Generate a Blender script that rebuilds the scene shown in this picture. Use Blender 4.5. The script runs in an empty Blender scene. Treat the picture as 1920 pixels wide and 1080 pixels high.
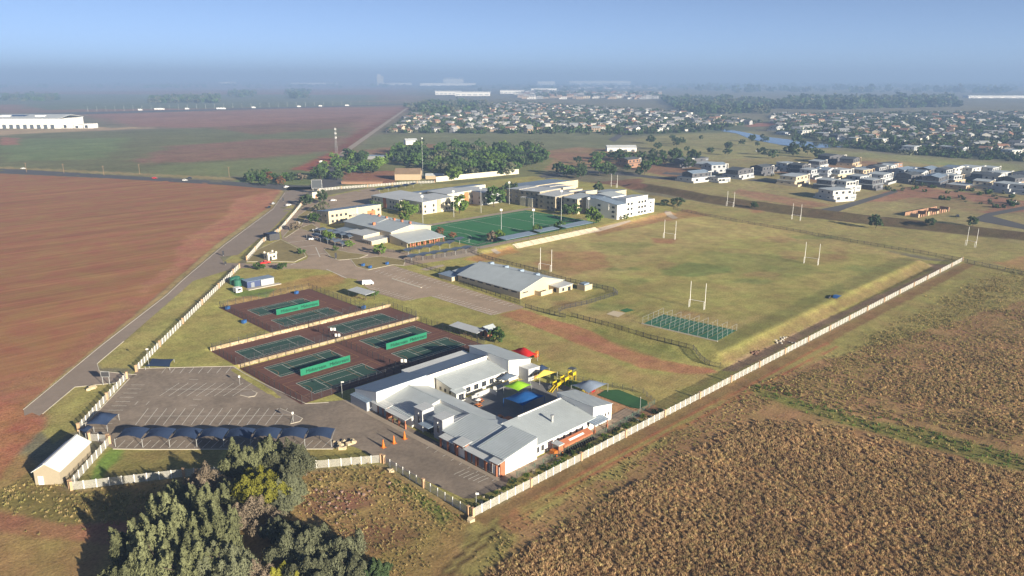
import bpy, bmesh, math, random
import numpy as np
from mathutils import Vector, Matrix
# ------------------------------------------------------------------ camera, sky, sun, exposure
S = bpy.context.scene
FPX, HY, CAMH, PSI = 1415.0, 150.0, 89.0, 0.7766      # focal length in pixels of the 1920 px photo, horizon row, height, heading
PITCH = math.atan((540 - HY) / FPX)
cd = bpy.data.cameras.new('camera'); cam = bpy.data.objects.new('camera', cd); S.collection.objects.link(cam)
cam.location = (0, 0, CAMH); cam.rotation_euler = (math.pi / 2 - PITCH, 0, -PSI)
cd.sensor_width = 36; cd.lens = FPX / 1920 * 36; cd.clip_start = 1; cd.clip_end = 120000
S.camera = cam
SUN_EL, SUN_AZ = math.radians(15.5), math.radians(180.8)   # azimuth clockwise from +Y; shadows fall along +Y
W = bpy.data.worlds.new('World'); S.world = W; W.use_nodes = True
wn = W.node_tree; wn.nodes.clear()
sky = wn.nodes.new('ShaderNodeTexSky'); sky.sky_type = 'NISHITA'; sky.sun_disc = False
sky.sun_elevation = SUN_EL; sky.sun_rotation = SUN_AZ; sky.altitude = 2500; sky.air_density = 0.33; sky.dust_density = 2.4; sky.ozone_density = 0.6
bg = wn.nodes.new('ShaderNodeBackground'); bg.inputs['Strength'].default_value = 0.06
wo = wn.nodes.new('ShaderNodeOutputWorld')
wn.links.new(sky.outputs[0], bg.inputs[0]); wn.links.new(bg.outputs[0], wo.inputs[0])
sl = bpy.data.lights.new('sun', 'SUN'); sl.energy = 4.8; sl.angle = math.radians(0.6); sl.color = (1.0, 0.895, 0.71)
so = bpy.data.objects.new('sun', sl); S.collection.objects.link(so)
sd = Vector((math.sin(SUN_AZ) * math.cos(SUN_EL), math.cos(SUN_AZ) * math.cos(SUN_EL), math.sin(SUN_EL)))
so.rotation_euler = (-sd).to_track_quat('-Z', 'Y').to_euler(); so.location = sd * 500
S.view_settings.view_transform = 'Standard'; S.view_settings.look = 'None'; S.view_settings.exposure = 1.53; S.view_settings.gamma = 1
S.render.engine = 'CYCLES'; S.cycles.use_denoising = True; S.cycles.max_bounces = 5; S.cycles.transparent_max_bounces = 12
S.cycles.volume_bounces = 1
rng = random.Random(7); npr = np.random.default_rng(7)

# ------------------------------------------------------------------ terrain height and pixel -> ground
def sst(x): x = np.clip(x, 0, 1); return x * x * (3 - 2 * x)
def rect_d(u, v, u0, u1, v0, v1):
    du = np.maximum(np.maximum(u0 - u, u - u1), 0); dv = np.maximum(np.maximum(v0 - v, v - v1), 0)
    return np.hypot(du, dv)
BERM = None
def seg_d(u, v, pts):
    d = np.full(np.shape(u), 1e9)
    for (a, b), (c, e) in zip(pts[:-1], pts[1:]):
        L = max((c - a) ** 2 + (e - b) ** 2, 1e-9); t = np.clip(((u - a) * (c - a) + (v - b) * (e - b)) / L, 0, 1)
        d = np.minimum(d, np.hypot(u - a - t * (c - a), v - b - t * (e - b)))
    return d
def hz(u, v):
    u = np.asarray(u, float); v = np.asarray(v, float)
    z = np.interp(v, [150, 185, 270, 330], [0, .1, 2.6, 4.5])
    k = 1 - sst(rect_d(u, v, 213, 401, 119.5, 271) / 7.0); z = z * (1 - k) + 2.5 * k
    k = 1 - sst(rect_d(u, v, 256, 425, 283, 420) / 5.5); z = z * (1 - k) + 4.5 * k
    for r, h in (((96, 167, 183, 222.6), 0.1), ((95, 168, 222.6, 241.2), 1.25), ((117, 157, 241.2, 284), 2.5)):
        k = 1 - sst(rect_d(u, v, *r) / 2.6)
        if h > 1: k = np.where(v < r[2] - 0.05, 0, k)
        z = z * (1 - k) + h * k
    if BERM: z = z + 3.2 * (1 - sst(seg_d(u, v, BERM) / 11.0))
    return z
def ray(px, py):
    x = (px - 960) / FPX; y = -(py - 540) / FPX
    dx, dy, dz = x, math.cos(PITCH) + y * math.sin(PITCH), -math.sin(PITCH) + y * math.cos(PITCH)
    c, s = math.cos(PSI), math.sin(PSI)
    return dx * c + dy * s, -dx * s + dy * c, dz
def G(px, py, z=None):
    d = ray(px, py); zz = 2.0 if z is None else z
    for _ in range(1 if z is not None else 14):
        t = (CAMH - zz) / -d[2]; u, v = d[0] * t, d[1] * t
        if z is None: zz = 0.5 * zz + 0.5 * float(hz(u, v))
    return u, v
def GZ(px, py):
    u, v = G(px, py); return Vector((u, v, float(hz(u, v))))
def GP(pts): return [G(*p) for p in pts]
def H(u, v): return float(hz(u, v))
BERM = GP([(1190, 350), (1330, 374), (1500, 397), (1700, 420), (1960, 450)])

# ------------------------------------------------------------------ materials
def lin(c): return tuple(((x / 255) / 12.92 if x / 255 <= 0.04045 else ((x / 255 + 0.055) / 1.055) ** 2.4) for x in c)
MATS = {}
def nd(t, typ, **kw):
    n = t.nodes.new(typ)
    for k, v in kw.items(): setattr(n, k, v)
    return n
def mat(name, col, rough=.8, var=.15, scale=1.5, bump=0., metal=0., spec=.3, ribs=None, alpha=1., rnd=0., trans=0.):
    """plain procedural material: base colour modulated by two noises, optional corrugation (ribs=(axis, pitch))"""
    if name in MATS: return MATS[name]
    m = bpy.data.materials.new(name); m.use_nodes = True; t = m.node_tree; b = t.nodes['Principled BSDF']
    b.inputs['Roughness'].default_value = rough; b.inputs['Metallic'].default_value = metal
    b.inputs['Specular IOR Level'].default_value = spec; b.inputs['Alpha'].default_value = alpha
    g = nd(t, 'ShaderNodeNewGeometry')
    n1 = nd(t, 'ShaderNodeTexNoise'); n1.inputs['Scale'].default_value = scale; n1.inputs['Detail'].default_value = 4; n1.inputs['Roughness'].default_value = .65
    n2 = nd(t, 'ShaderNodeTexNoise'); n2.inputs['Scale'].default_value = scale * .13; n2.inputs['Detail'].default_value = 2
    t.links.new(g.outputs['Position'], n1.inputs['Vector']); t.links.new(g.outputs['Position'], n2.inputs['Vector'])
    ad = nd(t, 'ShaderNodeMath', operation='ADD'); t.links.new(n1.outputs['Fac'], ad.inputs[0]); t.links.new(n2.outputs['Fac'], ad.inputs[1])
    mr = nd(t, 'ShaderNodeMapRange'); mr.inputs['From Min'].default_value = .6; mr.inputs['From Max'].default_value = 1.4
    mr.inputs['To Min'].default_value = 1 - var; mr.inputs['To Max'].default_value = 1 + var
    t.links.new(ad.outputs[0], mr.inputs['Value'])
    src = mr.outputs['Result']
    if rnd:
        oi = nd(t, 'ShaderNodeObjectInfo'); r2 = nd(t, 'ShaderNodeMapRange'); r2.inputs['To Min'].default_value = 1 - rnd; r2.inputs['To Max'].default_value = 1 + rnd
        t.links.new(oi.outputs['Random'], r2.inputs['Value']); mm = nd(t, 'ShaderNodeMath', operation='MULTIPLY')
        t.links.new(src, mm.inputs[0]); t.links.new(r2.outputs['Result'], mm.inputs[1]); src = mm.outputs[0]
    vm = nd(t, 'ShaderNodeVectorMath', operation='SCALE'); vm.inputs[0].default_value = col[:3]; t.links.new(src, vm.inputs['Scale'])
    t.links.new(vm.outputs[0], b.inputs['Base Color'])
    hsrc = n1.outputs['Fac'] if bump else None
    if ribs:
        sx = nd(t, 'ShaderNodeSeparateXYZ'); t.links.new(g.outputs['Position'], sx.inputs[0])
        mu = nd(t, 'ShaderNodeMath', operation='MULTIPLY'); mu.inputs[1].default_value = 2 * math.pi / ribs[1]; t.links.new(sx.outputs[ribs[0]], mu.inputs[0])
        si = nd(t, 'ShaderNodeMath', operation='SINE'); t.links.new(mu.outputs[0], si.inputs[0]); hsrc = si.outputs[0]; bump = ribs[2]
    if hsrc is not None:
        bp = nd(t, 'ShaderNodeBump'); bp.inputs['Strength'].default_value = .8; bp.inputs['Distance'].default_value = bump
        t.links.new(hsrc, bp.inputs['Height']); t.links.new(bp.outputs[0], b.inputs['Normal'])
    if trans:
        tr = nd(t, 'ShaderNodeBsdfTranslucent'); t.links.new(vm.outputs[0], tr.inputs[0]); mx = nd(t, 'ShaderNodeMixShader'); mx.inputs[0].default_value = trans
        t.links.new(b.outputs[0], mx.inputs[1]); t.links.new(tr.outputs[0], mx.inputs[2]); t.links.new(mx.outputs[0], t.nodes['Material Output'].inputs[0])
    MATS[name] = m; return m
def palette_mat(name, cols, rough=.8):
    """one colour out of a palette per object, for walls and roofs of houses"""
    if name in MATS: return MATS[name]
    m = bpy.data.materials.new(name); m.use_nodes = True; t = m.node_tree; b = t.nodes['Principled BSDF']; b.inputs['Roughness'].default_value = rough
    oi = nd(t, 'ShaderNodeObjectInfo'); cr = nd(t, 'ShaderNodeValToRGB'); cr.color_ramp.interpolation = 'CONSTANT'
    mu = nd(t, 'ShaderNodeMath', operation='MULTIPLY'); mu.inputs[1].default_value = {'house_wall': 7.31, 'house_roof': 13.7}.get(name, 3.17)
    fr = nd(t, 'ShaderNodeMath', operation='FRACT'); t.links.new(oi.outputs['Random'], mu.inputs[0]); t.links.new(mu.outputs[0], fr.inputs[0]); t.links.new(fr.outputs[0], cr.inputs[0])
    e = cr.color_ramp.elements
    while len(e) < len(cols): e.new(0.5)
    for i, c in enumerate(cols): e[i].position = i / len(cols); e[i].color = (*c, 1)
    t.links.new(cr.outputs[0], b.inputs['Base Color']); MATS[name] = m; return m

WHITE = mat('white_plaster', (.72, .70, .66), .8, .06)
CREAM = mat('cream_plaster', (.50, .42, .29), .85, .08, .8)
CREAM2 = mat('pale_cream_plaster', (.60, .55, .43), .85, .08, .8)
TAN = mat('tan_plaster', (.34, .29, .21), .85, .08, .8)
GREYP = mat('grey_plaster', (.36, .37, .39), .85, .08)
BRICK = mat('red_face_brick', (.33, .13, .07), .9, .25, 6)
ORANGE_P = mat('orange_plaster', (.50, .17, .07), .85, .1)
ROOFV = mat('ribbed_grey_steel_roof', (.38, .42, .44), .5, .13, .35, ribs=('Y', .8, .035), spec=.5)
ROOFU = mat('ribbed_grey_steel_roof_across', (.38, .42, .44), .5, .13, .35, ribs=('X', .8, .035), spec=.5)
ROOFP = mat('pale_steel_roof', (.48, .50, .51), .5, .12, .35, ribs=('X', .85, .06), spec=.5)
ROOFB = mat('blue_grey_steel_roof', (.20, .26, .34), .5, .12, .35, ribs=('X', .85, .07), spec=.5)  # on the preschool's north slopes this darker blue stands in for shade
TRIM = mat('white_trim', (.75, .74, .71), .6, .04)
DARKTRIM = mat('dark_gutter', (.08, .09, .10), .6, .1)
GLASS = mat('dark_window_glass', (.025, .03, .04), .12, .2, spec=.6)
FRAME = mat('grey_aluminium_frame', (.18, .18, .18), .5, .05)
GREYDOOR = mat('grey_roller_door', (.20, .22, .26), .6, .05, ribs=('Z', .2, .02))
CONC = mat('concrete', (.42, .39, .34), .9, .15, 2)
PANEL = mat('white_precast_concrete', (.55, .53, .48), .85, .12, 1.2)
PIER = mat('sandstone_brick_pier', (.46, .30, .18), .9, .15, 4)
KERB = mat('kerb_concrete', (.50, .46, .38), .9, .1, 2)
NAVYNET = mat('navy_shade_net', (.025, .045, .10), .8, .1, 3)
GREYNET = mat('slate_shade_net', (.09, .12, .17), .8, .1, 3)
STEEL = mat('galvanised_steel', (.42, .43, .43), .45, .08, metal=.4)
DSTEEL = mat('dark_steel', (.05, .05, .055), .6, .1)
LINEW = mat('white_line_paint', (.62, .60, .55), .8, .18, 3)
LINEO = mat('orange_line_paint', (.42, .22, .10), .8, .2, 3)
TYRE = mat('black_rubber', (.02, .02, .02), .85, .1)
WOOD = mat('timber', (.22, .14, .08), .85, .2, 3)

# ------------------------------------------------------------------ mesh builder and objects
class MB:
    def __init__(s): s.v, s.f, s.m = [], [], []
    def add(s, vs, fs, mi=0):
        o = len(s.v); s.v += [tuple(p) for p in vs]
        for f in fs: s.f.append(tuple(i + o for i in f)); s.m.append(mi)
        return s
    def box(s, x0, x1, y0, y1, z0, z1, mi=0):
        return s.add([(x0, y0, z0), (x1, y0, z0), (x1, y1, z0), (x0, y1, z0), (x0, y0, z1), (x1, y0, z1), (x1, y1, z1), (x0, y1, z1)],
                     [(0, 3, 2, 1), (4, 5, 6, 7), (0, 1, 5, 4), (1, 2, 6, 5), (2, 3, 7, 6), (3, 0, 4, 7)], mi)
    def prism(s, poly, z0, tops, mi=0, mt=None):
        n = len(poly); z0 = z0 if hasattr(z0, '__len__') else [z0] * n; tops = tops if hasattr(tops, '__len__') else [tops] * n
        o = len(s.v); s.v += [(p[0], p[1], z) for p, z in zip(poly, z0)] + [(p[0], p[1], z) for p, z in zip(poly, tops)]
        s.f.append(tuple(o + i for i in reversed(range(n)))); s.m.append(mi)
        s.f.append(tuple(o + n + i for i in range(n))); s.m.append(mi if mt is None else mt)
        for i in range(n):
            j = (i + 1) % n; s.f.append((o + i, o + j, o + n + j, o + n + i)); s.m.append(mi)
        return s
    def slab(s, pts, th=.15, mi=0):
        """a thick sheet: pts is its upper outline in 3D, counter-clockwise from above"""
        n = len(pts); o = len(s.v); s.v += [tuple(p) for p in pts] + [(p[0], p[1], p[2] - th) for p in pts]
        s.f.append(tuple(o + i for i in range(n))); s.m.append(mi); s.f.append(tuple(o + n + i for i in reversed(range(n)))); s.m.append(mi)
        for i in range(n):
            j = (i + 1) % n; s.f.append((o + j, o + i, o + n + i, o + n + j)); s.m.append(mi)
        return s
    def tube(s, p0, p1, r0, r1=None, n=6, mi=0, cap=True):
        p0, p1 = Vector(p0), Vector(p1); r1 = r0 if r1 is None else r1; d = (p1 - p0).normalized()
        a = d.orthogonal().normalized(); b = d.cross(a); o = len(s.v)
        for p, r in ((p0, r0), (p1, r1)):
            for i in range(n):
                q = p + a * math.cos(2 * math.pi * i / n) * r + b * math.sin(2 * math.pi * i / n) * r; s.v.append(tuple(q))
        for i in range(n):
            j = (i + 1) % n; s.f.append((o + i, o + j, o + n + j, o + n + i)); s.m.append(mi)
        if cap:
            s.f.append(tuple(o + i for i in reversed(range(n)))); s.m.append(mi); s.f.append(tuple(o + n + i for i in range(n))); s.m.append(mi)
        return s
    def mesh(s, name, mats, smooth=False):
        me = bpy.data.meshes.new(name); me.from_pydata(s.v, [], s.f)
        for m in (mats if isinstance(mats, (list, tuple)) else [mats]): me.materials.append(m)
        me.polygons.foreach_set('material_index', s.m)
        if smooth: me.polygons.foreach_set('use_smooth', [True] * len(s.f))
        me.update(); return me
LINK = S.collection.objects.link
def tag(o, label=None, cat=None, group=None, kind=None):
    for k, v in (('label', label), ('category', cat), ('group', group), ('kind', kind)):
        if v: o[k] = v
    return o
def ob(name, me, parent=None, loc=(0, 0, 0), rz=0, **t):
    o = bpy.data.objects.new(name, me); LINK(o); o.location = loc; o.rotation_euler = (0, 0, rz)
    if parent: o.parent = parent
    return tag(o, **t)
def thing(name, loc, rz=0, label=None, cat=None, group=None):
    return ob(name, None, None, loc, rz, label=label, cat=cat, group=group)
def part(name, mb, mats, parent, loc=(0, 0, 0), rz=0, smooth=False): return ob(name, mb.mesh(name, mats, smooth), parent, loc, rz)
CACHE = {}
def shared(key, fn):
    if key not in CACHE: CACHE[key] = fn()
    return CACHE[key]
def copy_tree(o, parent=None):
    c = o.copy(); LINK(c); c.parent = parent
    for ch in o.children: copy_tree(ch, c)
    return c

# ------------------------------------------------------------------ numpy noise
def vnoise(u, v, sc, seed=0):
    x = u / sc + seed * 17.3; y = v / sc - seed * 9.1; xi = np.floor(x).astype(np.int64); yi = np.floor(y).astype(np.int64); fx = x - xi; fy = y - yi
    def h(a, b):
        n = (a * 374761393 + b * 668265263 + seed * 1442695) & 0x7fffffff; n = ((n ^ (n >> 13)) * 1274126177) & 0x7fffffff
        return ((n ^ (n >> 16)) & 0xffff) / 65535.0
    fx = fx * fx * (3 - 2 * fx); fy = fy * fy * (3 - 2 * fy)
    return (h(xi, yi) * (1 - fx) + h(xi + 1, yi) * fx) * (1 - fy) + (h(xi, yi + 1) * (1 - fx) + h(xi + 1, yi + 1) * fx) * fy
def fbm(u, v, sc, seed=0): return (vnoise(u, v, sc, seed) + .5 * vnoise(u, v, sc / 2.1, seed + 1) + .25 * vnoise(u, v, sc / 4.3, seed + 2)) / 1.75
def poly_sd(u, v, P):
    """signed distance to polygon, negative inside"""
    d = seg_d(u, v, P + [P[0]]); ins = np.zeros(np.shape(u), bool); j = len(P) - 1
    for i in range(len(P)):
        (a, b), (c, e) = P[i], P[j]
        if b != e: ins ^= ((b > v) != (e > v)) & (u < (c - a) * (v - b) / (e - b) + a)
        j = i
    return np.where(ins, -d, d)
# ------------------------------------------------------------------ the ground: one sheet to the horizon, its kinds of cover as a colour attribute
def axis_lines():
    a = list(np.arange(-40, 452, 1.0)); d = 1.0; x = a[-1]
    while x < 45000: d = min(max(1.0, (x - 430) * .034), 900); x += d; a.append(x)
    x = -40; d = 2.0
    while x > -900: d *= 1.25; x -= d; a.insert(0, x)
    return np.array(a)
AX = axis_lines(); UU, VV = np.meshgrid(AX, AX, indexing='ij')
# (colour of the cover in daylight, edge softness m, outline in picture points of the photograph, plough, edge warp m)
ZN = []
def zone(col, soft, pts, plough=0., warp=3.0, opac=1.0): ZN.append((col, soft, pts, plough, warp, opac))
GRASS, LAWN, DRY, RED, BROWN, VERGE = (150, 138, 82), (154, 146, 80), (162, 146, 88), (150, 92, 62), (133, 82, 60), (156, 146, 84)
# far plain
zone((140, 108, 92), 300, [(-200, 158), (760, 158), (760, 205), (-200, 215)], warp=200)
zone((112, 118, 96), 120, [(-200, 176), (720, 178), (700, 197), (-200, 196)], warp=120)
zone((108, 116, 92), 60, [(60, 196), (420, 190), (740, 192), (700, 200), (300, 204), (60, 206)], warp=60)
zone((148, 108, 92), 80, [(150, 214), (700, 202), (765, 200), (640, 288), (540, 240), (320, 240), (240, 236)], warp=20)
zone((112, 112, 74), 60, [(-300, 252), (230, 246), (330, 242), (660, 228), (640, 282), (560, 318), (520, 338), (430, 332), (-300, 312)], warp=18)
zone((132, 100, 80), 25, [(330, 274), (470, 262), (655, 258), (625, 282), (560, 290), (430, 300), (290, 306), (240, 300)], warp=16)
zone((128, 92, 72), 20, [(400, 240), (560, 226), (700, 214), (640, 240), (480, 252)], warp=14, opac=.8)
zone((118, 124, 78), 18, [(300, 312), (470, 300), (600, 290), (560, 318), (470, 332), (300, 328)], warp=12)
zone((116, 132, 80), 30, [(0, 262), (240, 258), (200, 296), (0, 304)], warp=14, opac=.75)
zone((176, 150, 116), 10, [(-100, 246), (240, 238), (300, 240), (160, 246), (0, 254), (-100, 258)], warp=6)
zone((160, 110, 84), 8, [(0, 258), (40, 258), (30, 272), (0, 272)], warp=5)
zone((128, 78, 58), 8, [(630, 280), (660, 255), (760, 200), (768, 201), (690, 250), (650, 290), (610, 310), (560, 326), (545, 320)], warp=5)
zone((150, 84, 62), 4, [(548, 318), (628, 284), (640, 290), (605, 312), (572, 322)], warp=3)
# beyond the plantation to the town
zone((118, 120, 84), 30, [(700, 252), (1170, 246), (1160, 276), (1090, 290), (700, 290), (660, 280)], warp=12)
zone((138, 106, 78), 12, [(660, 285), (780, 268), (900, 276), (790, 284), (720, 292)], warp=10)
zone((146, 118, 84), 14, [(960, 290), (1080, 276), (1190, 282), (1210, 296), (1150, 312), (1060, 320), (1010, 320)], warp=8)
zone((146, 110, 84), 8, [(1025, 290), (1060, 284), (1130, 290), (1110, 300), (1040, 302)], warp=5, opac=.8)
zone((146, 140, 92), 40, [(1180, 262), (1300, 240), (1400, 246), (1500, 275), (1620, 285), (1500, 300), (1330, 300), (1230, 288)], warp=14)
zone((134, 134, 88), 40, [(1560, 285), (1700, 292), (1920, 308), (1960, 330), (1800, 322), (1640, 316), (1540, 300)], warp=14)
zone((128, 142, 84), 14, [(1600, 300), (1760, 306), (1840, 314), (1720, 320), (1620, 312)], warp=8, opac=.7)
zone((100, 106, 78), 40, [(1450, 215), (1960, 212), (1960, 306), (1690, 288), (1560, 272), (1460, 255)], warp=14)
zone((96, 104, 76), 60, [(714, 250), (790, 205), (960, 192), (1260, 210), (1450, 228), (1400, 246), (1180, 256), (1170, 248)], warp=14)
zone((152, 96, 76), 10, [(1402, 231), (1500, 228), (1500, 235), (1402, 238)], warp=6)
# estate, its red building plots, the berm and the second row of fields
zone((146, 134, 88), 14, [(1230, 300), (1440, 296), (1560, 290), (1960, 330), (1960, 470), (1700, 440), (1400, 380), (1180, 344)], warp=6)
zone((146, 110, 84), 7, [(1210, 300), (1330, 318), (1290, 340), (1190, 318)], warp=5)
zone((148, 114, 86), 6, [(1380, 352), (1560, 384), (1520, 392), (1380, 366)], warp=4)
zone((146, 108, 82), 6, [(1440, 318), (1640, 300), (1680, 330), (1600, 345), (1500, 340)], warp=5, opac=.8)
zone((146, 106, 82), 6, [(1660, 358), (1720, 348), (1860, 366), (1940, 380), (1940, 396), (1850, 400), (1700, 376), (1620, 380)], warp=4)
zone((140, 122, 82), 6, [(1700, 370), (1800, 372), (1860, 388), (1830, 402), (1740, 386), (1670, 376)], warp=5)
zone((152, 140, 84), 8, [(1190, 362), (1330, 382), (1500, 404), (1700, 428), (1960, 462), (1960, 530), (1760, 486), (1480, 436), (1260, 392), (1160, 350), (1120, 352), (1110, 345)], warp=4)
zone((166, 126, 84), 5, [(1400, 390), (1446, 378), (1462, 388), (1440, 396), (1412, 400)], warp=3)
zone((166, 132, 84), 5, [(1870, 492), (1940, 476), (1940, 520), (1890, 506)], warp=3)
zone((96, 82, 58), 4, [(1170, 345), (1200, 342), (1330, 366), (1500, 389), (1700, 412), (1960, 440), (1960, 456), (1700, 428), (1500, 406), (1330, 381), (1190, 356)], warp=2)
zone((126, 92, 70), 6, [(1060, 345), (1200, 335), (1215, 350), (1130, 352)], warp=4)
# ploughed field and road reserve on the left
zone((152, 105, 69), 3, [(-900, 300), (0, 325), (430, 345), (526, 356), (504, 388), (410, 455), (300, 552), (180, 650), (30, 776), (-400, 1080), (-900, 1080)], plough=1, warp=1.2)
zone((168, 114, 84), 5, [(526, 356), (440, 372), (430, 400), (345, 450), (320, 500), (250, 545), (270, 560), (410, 455), (504, 388)], warp=4, plough=.35)
zone((152, 102, 74), 5, [(300, 552), (240, 560), (140, 650), (60, 700), (-60, 740), (-60, 850), (30, 776), (180, 650)], warp=4, plough=.4, opac=.85)
zone((160, 140, 92), .8, [(30, 776), (180, 650), (300, 552), (410, 455), (504, 388), (527, 357), (532, 360), (510, 392), (418, 458), (308, 555), (190, 650), (44, 772)], warp=.4)
zone((150, 134, 88), 1.5, [(-10, 312), (420, 332), (540, 344), (540, 347), (420, 337), (-10, 316)], warp=.6)
zone((112, 122, 74), 6, [(440, 338), (560, 318), (620, 330), (600, 346), (500, 352), (430, 346)], warp=3)
zone((122, 122, 76), 4, [(575, 330), (640, 300), (850, 300), (1040, 296), (1010, 330), (850, 345), (700, 350), (600, 352)], warp=4)
zone((150, 102, 76), 3, [(640, 322), (740, 320), (745, 345), (640, 345)], warp=3)
zone(VERGE, 1.5, [(560, 352), (548, 400), (500, 440), (460, 480), (440, 500), (360, 575), (255, 690), (190, 690), (182, 682), (232, 640), (360, 528), (420, 490), (510, 428)], warp=.6)
zone(VERGE, 1.5, [(80, 775), (140, 725), (217, 717), (240, 712), (190, 765), (150, 805), (100, 830), (60, 800)], warp=.8)
# school grounds
zone(LAWN, 3, [(455, 500), (545, 405), (600, 370), (720, 345), (850, 345), (1000, 330), (1160, 348), (1270, 392), (1480, 438), (1740, 488), (1800, 492), (1350, 720), (885, 968), (720, 868), (570, 880), (345, 893), (132, 918), (205, 830), (160, 810), (255, 690)], warp=.3)
zone(DRY, 5, [(880, 480), (960, 465), (1120, 432), (1290, 395), (1500, 430), (1740, 490), (1480, 570), (1350, 640), (1080, 595), (985, 575)], warp=4)
zone((154, 146, 80), 6, [(1100, 520), (1400, 440), (1700, 490), (1440, 590), (1240, 600), (1090, 560)], warp=8, opac=.8)
zone((118, 128, 66), 4, [(1235, 508), (1290, 490), (1370, 498), (1375, 512), (1290, 520), (1240, 516)], warp=3, opac=.85)
zone((124, 128, 68), 6, [(1300, 470), (1480, 478), (1560, 510), (1480, 520), (1340, 500)], warp=8, opac=.6)
zone((124, 128, 68), 5, [(1100, 455), (1220, 455), (1180, 480), (1110, 470)], warp=6, opac=.5)
zone((160, 118, 78), 6, [(1040, 470), (1120, 470), (1150, 500), (1080, 515), (1000, 505)], warp=6, opac=.7)
zone((150, 100, 70), 3, [(1220, 446), (1272, 448), (1262, 458), (1224, 456)], warp=2, opac=.7)
zone((148, 116, 74), 4, [(1110, 430), (1290, 392), (1330, 404), (1240, 416), (1150, 436), (1120, 444)], warp=2)
zone((170, 130, 76), 3, [(870, 486), (960, 462), (975, 472), (900, 490)], warp=2)
zone((122, 106, 66), 3, [(1346, 676), (1740, 492), (1768, 497), (1560, 590), (1400, 672), (1352, 690)], warp=1.5)
zone((152, 126, 98), 1.2, [(1350, 694), (1560, 592), (1752, 506), (1740, 496), (1660, 486), (1700, 486), (1790, 496), (1560, 606), (1380, 696)], warp=1.0)
zone((120, 118, 66), 3, [(1330, 640), (1480, 572), (1700, 482), (1735, 488), (1500, 586), (1350, 660)], warp=1.5, opac=.7)
zone((164, 116, 78), 1.6, [(975, 580), (1010, 590), (1075, 608), (1150, 640), (1240, 676), (1330, 690), (1345, 698), (1290, 702), (1200, 690), (1110, 655), (1040, 628), (985, 606), (930, 592)], warp=1.6)
zone((158, 108, 78), 1.2, [(1070, 622), (1200, 670), (1300, 694), (1290, 700), (1190, 680), (1080, 636)], warp=1, opac=.7)
zone((160, 142, 84), 3, [(930, 590), (1040, 630), (1120, 665), (1210, 700), (1330, 705), (1240, 765), (1180, 720), (1000, 660)], warp=3)
zone((124, 126, 66), 3, [(1120, 620), (1240, 650), (1310, 672), (1230, 668), (1140, 640)], warp=2.5, opac=.7)
zone((150, 140, 72), 2, [(520, 505), (620, 512), (650, 550), (560, 545), (480, 556), (430, 540)], warp=3)
zone((168, 128, 80), 3, [(560, 520), (640, 512), (650, 530), (570, 545), (500, 560), (420, 590), (410, 570)], warp=3, opac=.7)
zone((116, 132, 62), 1.5, [(435, 545), (520, 540), (500, 556), (440, 556)], warp=1.5)
zone((116, 140, 56), .8, [(165, 905), (180, 870), (208, 838), (232, 842), (235, 860), (205, 876), (190, 902)], warp=.4)
zone((130, 116, 66), 2, [(232, 842), (420, 842), (400, 885), (200, 903), (206, 876)], warp=1, opac=.8)
zone((150, 134, 74), 1.5, [(560, 842), (630, 840), (650, 852), (570, 862)], warp=.6)
zone((176, 132, 92), .8, [(1090, 740), (1120, 728), (1230, 760), (1240, 775), (1180, 790), (1140, 790), (1100, 760)], warp=.5)
zone((92, 118, 60), .6, [(1006, 728), (1050, 712), (1085, 715), (1080, 735), (1020, 745)], warp=.4)
_r = random.Random(3)
for _ in range(46):
    x, y = _r.uniform(1040, 1660), _r.uniform(440, 600)
    if y > 640 - (x - 1000) * .28 + 40 or y < 500 - (x - 1000) * .12: continue
    w_, h_ = _r.uniform(14, 46), _r.uniform(3, 9); zone(_r.choice([(116, 130, 68), (124, 132, 72), (164, 130, 88), (150, 120, 80)]), 4, [(x - w_, y), (x - w_ * .3, y - h_), (x + w_ * .7, y - h_ * .8), (x + w_, y), (x + w_ * .3, y + h_), (x - w_ * .7, y + h_ * .7)], warp=3.5, opac=_r.uniform(.25, .6))
# outside the wall: dirt track, veld and the tall brown grass
zone((150, 122, 74), 3, [(-300, 1000), (-20, 860), (50, 850), (130, 922), (350, 898), (575, 884), (720, 872), (886, 974), (860, 1080), (850, 1400), (-300, 1400)], warp=1)
zone((160, 112, 80), 2.5, [(44, 764), (92, 764), (84, 800), (30, 850), (-40, 860), (-20, 820)], warp=1.2)
zone((126, 112, 62), 2, [(-20, 930), (60, 880), (130, 924), (240, 918), (240, 985), (100, 985), (-20, 950)], warp=2)
zone((160, 102, 70), 2.5, [(-100, 740), (50, 762), (76, 800), (30, 860), (0, 900), (-100, 950)], warp=1.5)
zone((152, 104, 74), 1.6, [(-40, 950), (30, 964), (130, 985), (270, 976), (270, 1022), (130, 1016), (0, 1000), (-40, 1000)], warp=1)
zone((132, 88, 70), 2, [(560, 930), (600, 915), (660, 925), (690, 945), (640, 965), (570, 965)], warp=2, opac=.8)
zone((124, 88, 64), 2, [(640, 1000), (760, 985), (830, 1000), (700, 1040)], warp=2, opac=.6)
zone((150, 118, 78), 2.5, [(886, 974), (1806, 494), (2300, 560), (2400, 1400), (820, 1400), (850, 1080)], warp=.6)
zone((148, 136, 78), 2, [(886, 978), (1806, 494), (1930, 508), (1930, 560), (1500, 690), (1370, 730), (1290, 800), (1180, 880), (980, 980), (900, 1080), (820, 1080)], warp=3)
zone((132, 106, 68), 1.0, [(884, 974), (1300, 752), (1806, 494), (1830, 496), (1400, 724), (1000, 936), (910, 985)], warp=.6)
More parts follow.
